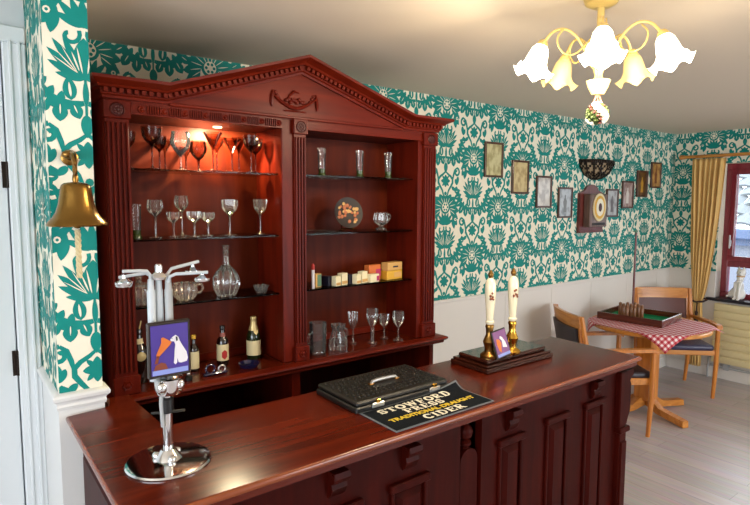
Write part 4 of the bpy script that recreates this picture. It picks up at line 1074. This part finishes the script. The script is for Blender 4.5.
at(oval(.080, .098, -.091, .002), 'dial_ring', 'yellow_card', d_); at(oval(.058, .074, -.093, .002), 'dial', 'ceramic', d_); at(oval(.024, .036, -.095, .002), 'dial_centre', 'mahog_dark', d_)
at(MB().box(-.09, .11, -.0865, -.085, -.140, -.118), 'name_plate', 'iron', c_)
T = thing('wall_uplighter', 'dark fretwork half-bowl uplighter on the wall above the clock board', 'wall light', (4.455, WY-.0016, 1.985))
def halfbowl(m, r, n=16, rows=6, keep=None, sc=1.0, depth=.55):
    g_ = []
    for j in range(rows+1):
        ph = R(88*j/rows); rr = r*math.cos(ph)
        g_.append([(rr*math.cos(R(180+180*k/n)), rr*depth*math.sin(R(180+180*k/n)), -.155*math.sin(ph)*sc+.075) for k in range(n+1)])
    for j in range(rows):
        for k in range(n):
            if keep and not keep(j, k): continue
            m.add([g_[j][k], g_[j][k+1], g_[j+1][k+1], g_[j+1][k]], [[0, 1, 2, 3]])
m_ = MB(); halfbowl(m_, .222, 16, 6, None, .96); at(m_, 'bowl', plain('pale bowl glass', lin(170, 148, 116), .4), T)
m_ = MB(); halfbowl(m_, .232, 32, 12, lambda j, k: j < 1 or j > 9 or (k % 4 == 0) or ((j+k) % 4 == 0) or ((j-k) % 8 == 0)); 
m_.tube([(.232*math.cos(R(a)), .232*.55*math.sin(R(a)), .077) for a in range(180, 361, 10)], .007, 6)
o_ = at(m_, 'fretwork', 'iron', T); sm = o_.modifiers.new('thick', 'SOLIDIFY'); sm.thickness = .005
# ---------------------------------------------------------------- chandelier
CHX, CHY = 1.805, 1.095
CDZ = -.035
def smooth_pts(P, k=4):
    P = [Vector(p) for p in P]; m = len(P)-1; out = []
    for i in range(m*k+1):
        t = i/k; j = min(int(t), m-1); f = t-j
        a, b, c, d = P[max(j-1, 0)], P[j], P[j+1], P[min(j+2, m)]
        out.append(.5*((2*b)+(c-a)*f+(2*a-5*b+4*c-d)*f*f+(3*b-a-3*c+d)*f**3))
    return out
T = thing('chandelier', 'cream and gold five-arm ceiling light with tulip glass shades', 'chandelier', (CHX, CHY, CZ))
at(MB().lathe([(.0, -.030), (.03, -.030), (.052, -.018), (.058, -.004), (.058, 0)], seg=32, cap=False), 'ceiling_rose', 'light_metal', T)
at(MB().lathe([(.0, -.285+CDZ), (.010, -.283+CDZ), (.026, -.262+CDZ), (.03, -.245+CDZ), (.016, -.235+CDZ), (.012, -.22+CDZ), (.018, -.20+CDZ), (.03, -.185+CDZ), (.034, -.17+CDZ), (.02, -.155+CDZ), (.0135, -.14+CDZ), (.0115, -.03)], seg=24), 'stem', 'light_metal', T)
at(MB().lathe([(.0, -.287+CDZ), (.020, -.285+CDZ), (.032, -.262+CDZ), (.040, -.238+CDZ), (.034, -.238+CDZ)], seg=24, cap=False), 'bottom_cup', 'cream_shade', T)
toward = math.atan2(-CHY, -CHX)   # first arm hangs towards the bar front
shade_pts = [(.014, 0), (.021, -.005), (.029, -.018), (.034, -.040), (.038, -.062), (.046, -.082), (.061, -.096), (.065, -.098)]
for k in range(5):
    a = toward+2*PI*k/5+R(2)
    d = Vector((math.cos(a), math.sin(a), 0)); sd = Vector((-d.y, d.x, 0))
    P2 = lambda r, z: d*r+Vector((0, 0, z+CDZ))
    pts = []
    ctrl = [(.012, -.185), (.034, -.165), (.056, -.125), (.082, -.088), (.118, -.066), (.155, -.072), (.180, -.096), (.194, -.125)]
    ar = at(MB().tube(smooth_pts([P2(r, z) for r, z in ctrl]), .005, 8), 'arm', 'light_metal', T)
    loop = [(.016, -.075), (.048, -.115), (.086, -.150), (.122, -.150), (.144, -.125), (.147, -.095), (.128, -.070)]
    at(MB().tube(smooth_pts([P2(r, z)+sd*.012 for r, z in loop]), .003, 7), 'arm_scroll', 'light_metal', ar)
    lit = k in (0, 1, 4)
    ax = (d*-.34+Vector((0, 0, 1))).normalized()   # shade axis, tilted outwards
    top = P2(.196, -.118)
    m_ = MB()
    rot = Vector((0, 0, 1)).rotation_difference(ax).to_matrix()
    seg = 36; vs = []; fs = []
    for j, (r, z) in enumerate(shade_pts):
        fl = max(0, (j-4)/3)
        for q in range(seg):
            b = 2*PI*q/seg; rr = r*(1+.10*fl*math.cos(6*b)); zz = z+.012*fl*math.cos(6*b)
            vs.append(rot @ Vector((rr*math.cos(b), rr*math.sin(b), zz))+top)
    for j in range(len(shade_pts)-1):
        for q in range(seg): fs.append([j*seg+q, j*seg+(q+1) % seg, (j+1)*seg+(q+1) % seg, (j+1)*seg+q])
    m_.add(vs, fs)
    so = at(m_, 'lamp_shade', 'shade_lit' if lit else 'cream_shade', T, 'lit white shade' if lit else 'unlit cream shade')
    at(MB().lathe([(.010, .016), (.016, .010), (.020, -.004), (.019, -.012)], top, 16, ax, cap=False), 'lamp_holder', 'light_metal', ar)
    at(MB().lathe([(.010, -.02), (.014, -.05), (.012, -.085), (.005, -.102), (.0, -.104)], top, 14, ax), 'bulb', 'shade_lit' if lit else 'cream_card', so)
    if lit:
        L_ = bpy.data.lights.new('lamp', 'POINT'); L_.energy = 8.5; L_.color = (1, .82, .56); L_.shadow_soft_size = .04
        lo = bpy.data.objects.new('lamp', L_); COL.objects.link(lo); lo.location = Vector(T.location)+top-ax*.14
# hanging ball of cloth flowers under the chandelier
T = thing('flower_ball', 'small hanging ball of white flowers under the chandelier', 'flower ornament', (CHX, CHY, 2.016))
m_ = MB(); m_.tube([(0, 0, .075), (-.012, 0, .055), (-.020, .004, .035)], .003, 6); m_.tube([(0, 0, .075), (.014, 0, .055), (.02, -.004, .035)], .003, 6); m_.tube([(0, 0, .073), (0, 0, .03)], .002, 6)
at(m_, 'ribbon', 'pink_ribbon', T)
fl, lf, bd = MB(), MB(), MB()
for k in range(52):
    z = 1-2*(k+.5)/52; a = k*2.399; rr = math.sqrt(1-z*z); p = Vector((rr*math.cos(a), rr*math.sin(a), z))*.032
    if k % 4 == 0:
        for q in range(5):
            e = p.orthogonal().normalized(); e.rotate(Matrix.Rotation(q*2*PI/5, 3, p)); fl.ball(p+e*.007+p*.12, .0075, (1, 1, 1), 1)
    elif k % 4 == 1: bd.ball(p*1.12, .0065, (1, 1, 1), 1)
    else: lf.ball(p, .009, (1, 1, .8), 1)
lf.ball((0, 0, 0), .028, (1, 1, 1), 2)
at(lf, 'leaves', 'leaf_green', T); at(fl, 'flowers', 'petal', T); at(bd, 'buds', 'berry', T)

# ---------------------------------------------------------------- games table corner
TX, TY, TH = 4.50, 2.195, .735
T = thing('round_table', 'round wooden pedestal table under the red gingham cloth', 'table', (TX, TY, 0))
at(MB().lathe([(.0, .700), (.436, .700), (.45, .708), (.45, .726), (.442, TH-.001), (.0, TH-.001)], seg=64), 'tabletop', 'beech_x', T)
at(MB().box(-.07, .07, -.07, .07, .10, .70, .01), 'column', 'beech', T)
for k in range(4):
    a = R(-108+90*k); m_ = MB()
    d = Vector((math.cos(a), math.sin(a), 0)); s_ = Vector((-d.y, d.x, 0))
    pr_ = [(.02, .13), (.09, .12), (.16, .075), (.39, .055), (.395, .005), (.14, .025), (.06, .05), (.02, .06)]
    m_.prism([d*r+s_*-.028+Vector((0, 0, z)) for r, z in pr_], s_*.056)
    at(m_, 'foot', 'beech_x', T)
# gingham cloth: a square laid cornerwise, corners hanging over
half, ca, n = .40, R(-140-45), 48
vs, uvs, fs = [], [], []
for j in range(n+1):
    for i in range(n+1):
        x0_, y0_ = half*(2*i/n-1), half*(2*j/n-1); uvs.append((x0_+.5, y0_+.5)); x, y = x0_+.022, y0_+.022; r = math.hypot(x, y); rt = .454
        if r > rt:
            ex = r-rt; f = (rt+min(.008, ex)+.10*ex)/r; soft = .55 if (x0_-y0_)*(1 if True else 1) < -.3 else 1
            z = TH+.0015-max(0, ex-.005)*.96*soft; f = (rt+min(.008, ex)+(.10 if soft == 1 else .80)*ex)/r
        else: f = 1; z = TH+.0015
        c, s = math.cos(ca), math.sin(ca); vs.append(((x*c-y*s)*f, (x*s+y*c)*f, z-0))
for j in range(n):
    for i in range(n): q = j*(n+1)+i; fs.append([q, q+1, q+n+2, q+n+1])
me = bpy.data.meshes.new('tablecloth'); me.from_pydata(vs, [], fs); me.materials.append(M['gingham'])
ul = me.uv_layers.new(name='flat')
for lp in me.loops: ul.data[lp.index].uv = uvs[lp.vertex_index]
me.polygons.foreach_set('use_smooth', [True]*len(me.polygons))
o = bpy.data.objects.new('tablecloth', me); COL.objects.link(o); o.location = (TX, TY, 0)
sm = o.modifiers.new('cloth', 'SOLIDIFY'); sm.thickness = .002; sm.offset = 1
tag(o, 'red and white gingham cloth draped cornerwise over the round table', 'tablecloth')

# table skittles
GX, GY, GA = 4.56, 2.31, R(-84)
GZ = TH+.0045
T = thing('skittles_tray', 'dark wooden tray game with green baize and a tall pole on the gingham cloth', 'tabletop game', (GX, GY, GZ), GA)
a, b = .26, .22
at(MB().box(-a, a, -b, b, 0, .010), 'tray_bottom', 'tray_wood', T)
m_ = MB(); hh = .056
m_.box(-a, a, -b, -b+.016, .008, hh, .003); m_.box(-a, a, b-.016, b, .008, hh, .003); m_.box(-a, -a+.016, -b+.016, b-.016, .008, hh, .003); m_.box(a-.016, a, -b+.016, b-.016, .008, hh, .003)
at(m_, 'rim', 'tray_wood', T)
at(MB().box(-a+.016, a-.016, -b+.016, b-.016, .010, .012), 'baize', 'baize', T)
px, py = -.088, .085
pl = at(MB().lathe([(.022, .012), (.022, .022), (.011, .030), (.009, .06), (.009, .70), (.007, .72)], (px, py, 0), 14), 'pole', 'pole_wood', T)
at(MB().ball((px, py, .728), .013).tube([(px, py, .725), (px-.03, py, .728)], .004, 6), 'pole_knob', 'green_card', pl, 'green knob')
pin0 = None; names = [('first', 'back'), ('middle', 'back'), ('last', 'back'), ('first', 'centre'), ('middle', 'centre'), ('last', 'centre'), ('first', 'front'), ('middle', 'front'), ('last', 'front')]
k = 0
for i in range(3):
    for j in range(3):
        lx, ly = (i-j)*.044-.035, (i+j-2)*.040-.085
        X_ = GX+lx*math.cos(GA)-ly*math.sin(GA); Y_ = GY+lx*math.sin(GA)+ly*math.cos(GA)
        if pin0 is None:
            o = thing('skittle', '', 'skittle', (0, 0, 0), 0, 'wooden skittles on the green baize')
            at(MB().lathe([(.013, 0), (.0145, .01), (.0145, .090), (.011, .099), (.0135, .108), (.011, .122), (.0, .127)], seg=14), 'pin', 'pin_wood', o)
            pin0 = o
        else: o = copy_tree(pin0)
        o.location = (X_, Y_, GZ+.0125)
        o['label'] = 'turned wooden skittle standing in the cluster on the green baize tray'
        k += 1

# chairs
def make_chair(label, loc, rz, pad, seatm):
    T = thing('wooden_armchair', label, 'chair', loc, rz)
    for sx in (-1, 1):
        m_ = MB(); m_.tube([(sx*.255, -.235, 0), (sx*.262, -.245, .30), (sx*.262, -.245, .640)], [.015, .020, .019], 10); at(m_, 'leg', 'beech', T)
        m_ = MB(); m_.tube([(sx*.235, .265, 0), (sx*.24, .235, .25), (sx*.245, .225, .45), (sx*.25, .245, .66), (sx*.25, .29, .89)], [.015, .019, .021, .02, .017], 10); at(m_, 'leg', 'beech', T)
        m_ = MB(); m_.sweep([(-.024, -.012), (.024, -.012), (.024, .012), (-.024, .012)], [((sx*.262, -.275, .632), (1, 0, 0), (0, 0, 1)), ((sx*.264, -.25, .648), (1, 0, 0), (0, 0, 1)), ((sx*.266, -.05, .648), (1, 0, 0), (0, 0, 1)), ((sx*.258, .16, .644), (.8, 0, 0), (0, 0, 1)), ((sx*.25,   .24, .640), (.7, 0, 0), (0, 0, 1))])
        at(m_, 'armrest', 'beech', T)
    m_ = MB(); m_.box(-.25, .25, -.25, -.225, .385, .435, .004); m_.box(-.235, .235, .205, .23, .385, .435, .004)
    for sx in (-.245, .222): m_.box(sx, sx+.023, -.23, .21, .385, .435, .004)
    at(m_, 'seat_frame', 'beech_x', T)
    m_ = MB(); m_.box(-.235, .235, -.262, .20, .425, .478, .020, 3); at(m_, 'seat', seatm, T)
    def rail(z0, z1, name, mat, hw_, th, yo):
        m = MB(); fr_ = []
        for i in range(13):
            x = hw_*(2*i/12-1); bow = .035*(1-(x/.25)**2)
            zc = (z0+z1)/2; y = .245+(zc-.66)*.2+bow+yo
            tl = (z1-z0)*.2
            fr_.append(((x, y, z0), (0, 1, 0), (0, .2, 1)))
        m.sweep([(-th/2, 0), (th/2, 0), (th/2, z1-z0), (-th/2, z1-z0)], fr_); return at(m, name, mat, T)
    rail(.80, .895, 'top_rail', 'beech_x', .255, .026, 0)
    rail(.475, .505, 'lower_rail', 'beech_x', .245, .022, 0)
    rail(.505, .80, 'backrest', pad, .215, .034, -.002)
    for sx in (-.232, .232):
        m_ = MB(); m_.sweep([(-.014, -.012), (.014, -.012), (.014, .012), (-.014, .012)], [((sx, .245-.032+.01, .49), (1, 0, 0), (0, 1, 0)), ((sx, .245+.014+.012, .66), (1, 0, 0), (0, 1, 0)), ((sx, .245+.045, .81), (1, 0, 0), (0, 1, 0))]); at(m_, 'back_stile', 'beech', T)
    return T
make_chair('beech armchair with brown back and navy seat beside the window curtain', (5.235, 2.325, 0), R(-43), 'leather_brown', 'leather_navy')
make_chair('beech armchair with dark back half hidden behind the right end of the bar', (3.955, 2.265, 0), R(55), 'leather_dark', 'leather_dark')

# radiator below the window
T = thing('radiator', 'cream horizontally ribbed radiator on the wall below the window sill', 'radiator', (RX-.05, 1.5, 0))
m_ = MB()
for k in range(8): m_.box(-.022, .022, -.80, .745, .165+k*.073, .165+k*.073+.068, .010, 2)
m_.box(-.010, .015, -.78, .72, .17, .735)
at(m_, 'ribbed_panel', plain('cream radiator paint', lin(238, 222, 172), .4), T)
at(MB().box(.0, .042, -.70, -.66, .10, .60).box(.0, .042, .60, .64, .10, .60), 'wall_bracket', 'grey_plastic', T)
at(MB().tube([(.012, .74, .20), (.012, .78, .20), (.012, .78, 0)], .009, 8).tube([(.012, -.78, .125), (.012, .76, .125)], .012, 8), 'pipe', 'grey_plastic', T)

# curtain, pole, tieback
T = thing('curtain_pole', 'varnished wooden curtain pole above the window', 'curtain pole', (RX-.095, 1.6, 2.158))
at(MB().tube([(0, -1.2, 0), (0, .985, 0)], .016, 14), 'pole', 'curtain_pole', T)
at(MB().lathe([(.017, 0), (.022, .006), (.018, .014), (.024, .028), (.020, .044), (.006, .054), (.0, .055)], (0, .98, 0), 16, (0, 1, 0)), 'finial', 'curtain_pole', T)
at(MB().tube([(.098, .9, 0), (0, .9, 0)], .010, 8), 'pole_bracket', 'curtain_pole', T)
def curtain():
    nz, ny = 46, 90; vs = []; fs = []
    for j in range(nz+1):
        z = 2.135-(2.135-.10)*j/nz
        # gathered towards the tie at z .76
        t = (z-.76)/(2.135-.76) if z > .76 else 0
        if z > .76:
            e = t**.62 if t > 0 else 0
            yl = 2.43+(2.507-2.43)*e; yr = 2.345+(2.205-2.345)*min(1, (max(0, t)**.55))
        else:
            b_ = (.76-z)/.66; yl = 2.43+.045*min(1, b_*2.2); yr = 2.345-.02*min(1, b_*2.2)
        wv = .026*(.35+.65*min(1, abs(z-.76)/.5)); 
        if z > 2.03: wv *= .75
        for i in range(ny+1):
            u = i/ny; y = yl+(yr-yl)*u
            x = RX-.095+wv*math.sin(u*2*PI*6.5+.5*math.sin(z*3))+.006*math.sin(u*31+z*4)
            if z > 2.11: x += .004*math.sin(u*2*PI*13)
            vs.append((x, y, z))
    for j in range(nz):
        for i in range(ny): q = j*(ny+1)+i; fs.append([q, q+1, q+ny+2, q+ny+1])
    m = MB(); m.add(vs, fs); return m
o = curtain().build('curtain', 'curtain', smooth=80)
sm = o.modifiers.new('cloth', 'SOLIDIFY'); sm.thickness = .003
tag(o, 'gold curtain gathered to the left side of the maroon window', 'curtain')
T = thing('curtain_tieback', 'dark tasselled cord tieback round the gold curtain', 'tieback', (RX-.095, 2.39, .755))
at(MB().tube([(.075, .060, .05), (.02, .074, .02), (-.045, .045, 0), (-.055, -.01, -.012), (-.035, -.068, -.004), (.02, -.082, .01), (.06, .0, .03), (.078, .05, .05)], .0085, 8), 'cord', 'tassel', T)
at(MB().tube([(-.048, -.02, -.01), (-.056, -.022, -.06), (-.056, -.022, -.10)], .006, 8).lathe([(.010, -.10), (.016, -.115), (.012, -.135), (.014, -.15), (.020, -.20), (.021, -.27), (.0, -.27)][::-1], (-.056, -.022, 0), 14), 'tassel', 'tassel', T)

# china cat on the sill
cat = MB()
cat.ball((0, 0, .055), .055, (.95, 1.15, 1), 3); cat.ball((-.006, -.012, .115), .043, (.9, .95, 1.35), 3)
cat.ball((-.010, -.025, .185), .030, (.9, .95, 1.3), 3); cat.ball((-.014, -.034, .232), .036, (1, 1, .92), 3); cat.ball((-.040, -.046, .224), .016, (1, 1.1, .8), 2)
for sy in (-1, 1):
    cat.lathe([(.016, 0), (.011, .018), (.002, .036)], (-.012, -.034+sy*.022, .252), 10)
    cat.tube([(-.026, -.022+sy*.02, .15), (-.040, -.026+sy*.018, .08), (-.044, -.028+sy*.018, .012)], [.018, .015, .013], 10)
    cat.ball((-.054, -.030+sy*.018, .010), .014, (1.4, 1, .7), 2); cat.ball((-.01, .0+sy*.042, .04), .036, (1.2, .7, 1), 2)
cat.tube([(.035, .035, .02), (.02, .075, .018), (-.02, .085, .018), (-.05, .06, .018)], [.016, .014, .012, .008], 10)
T = thing('china_cat', 'white china cat sitting on the window sill', 'cat ornament', (RX+.035, 2.085, .789), R(-20)); T.scale = (1.12, 1.12, 1.12)
o = at(cat, 'body', 'white_ceramic', T, smooth=180)
rm = o.modifiers.new('blend', 'REMESH'); rm.mode = 'VOXEL'; rm.voxel_size = .005; rm.use_smooth_shade = True
sm = o.modifiers.new('soft', 'SMOOTH'); sm.iterations = 5; sm.factor = .6
at(MB().ball((-.049, -.052, .240), .0035).ball((-.046, -.026, .240), .0035).ball((-.0565, -.047, .228), .003), 'painted_face', 'print_black', T)
at(MB().tube(arc((-.012, -.029, .203), .029, 0, 360, 20, 'xy'), .004, 6), 'collar', 'tan_card', T)

# ---------------------------------------------------------------- light
w = bpy.data.worlds.new('World'); SC.world = w; w.use_nodes = True
bg = w.node_tree.nodes['Background']; bg.inputs['Color'].default_value = (.86, .93, 1, 1); bg.inputs['Strength'].default_value = 6.5
def area(name, loc, rot, sx, sy, e, col=(1, 1, 1), portal=False):
    L_ = bpy.data.lights.new(name, 'AREA'); L_.shape = 'RECTANGLE'; L_.size = sx; L_.size_y = sy; L_.energy = e; L_.color = col
    if portal: L_.cycles.is_portal = True
    o = bpy.data.objects.new(name, L_); COL.objects.link(o); o.location = loc; o.rotation_euler = rot; return o
area('window_portal', (RX+.23, (WIN[0]+WIN[1])/2, (WIN[2]+WIN[3])/2), (0, R(90), 0), WIN[3]-WIN[2], WIN[1]-WIN[0], 1, portal=True)
area('front_daylight_portal', ((F0+F1)/2, FY-.05, (GW0+GW1)/2), (R(90), 0, 0), F1-F0, GW1-GW0, 1, portal=True)  # sky light through the added opening behind the camera
area('left_daylight_portal', (LX-.05, (H0+H1)/2, (HZ0+HZ1)/2), (0, R(-90), 0), HZ1-HZ0, H1-H0, 1, portal=True)  # sky light through the added opening in the left wall
L_ = bpy.data.lights.new('cabinet_lamp', 'AREA'); L_.shape = 'RECTANGLE'; L_.size = .04; L_.size_y = .04; L_.energy = 14; L_.color = (1, .88, .56)
o = bpy.data.objects.new('cabinet_lamp', L_); COL.objects.link(o); o.location = (.90, 2.235, 2.003); o.rotation_euler = (R(12), 0, 0)

# ---------------------------------------------------------------- camera
cam = bpy.data.cameras.new('Camera'); co_ = bpy.data.objects.new('Camera', cam); COL.objects.link(co_)
f, yaw, pit, roll = 558.673, R(37.489), R(5.2289), R(.2349)
F = Vector((math.sin(yaw)*math.cos(pit), math.cos(yaw)*math.cos(pit), -math.sin(pit)))
R0 = Vector((math.cos(yaw), -math.sin(yaw), 0)); U0 = R0.cross(F)
Rv = R0*math.cos(roll)+U0*math.sin(roll); Uv = U0*math.cos(roll)-R0*math.sin(roll)
mx = Matrix((Rv, Uv, -F)).transposed().to_4x4(); mx.translation = Vector((0, 0, 1.711))
co_.matrix_world = mx
cam.sensor_width = 36; cam.lens = f/750*36; cam.clip_start = .05
SC.camera = co_
SC.view_settings.view_transform = 'Standard'; SC.view_settings.look = 'None'; SC.view_settings.gamma = 1; SC.view_settings.use_curve_mapping = False
SC.view_settings.exposure = 0.35
SC.cycles.max_bounces = 10; SC.cycles.transparent_max_bounces = 24; SC.cycles.caustics_reflective = False; SC.cycles.caustics_refractive = False
SC.cycles.use_denoising = True
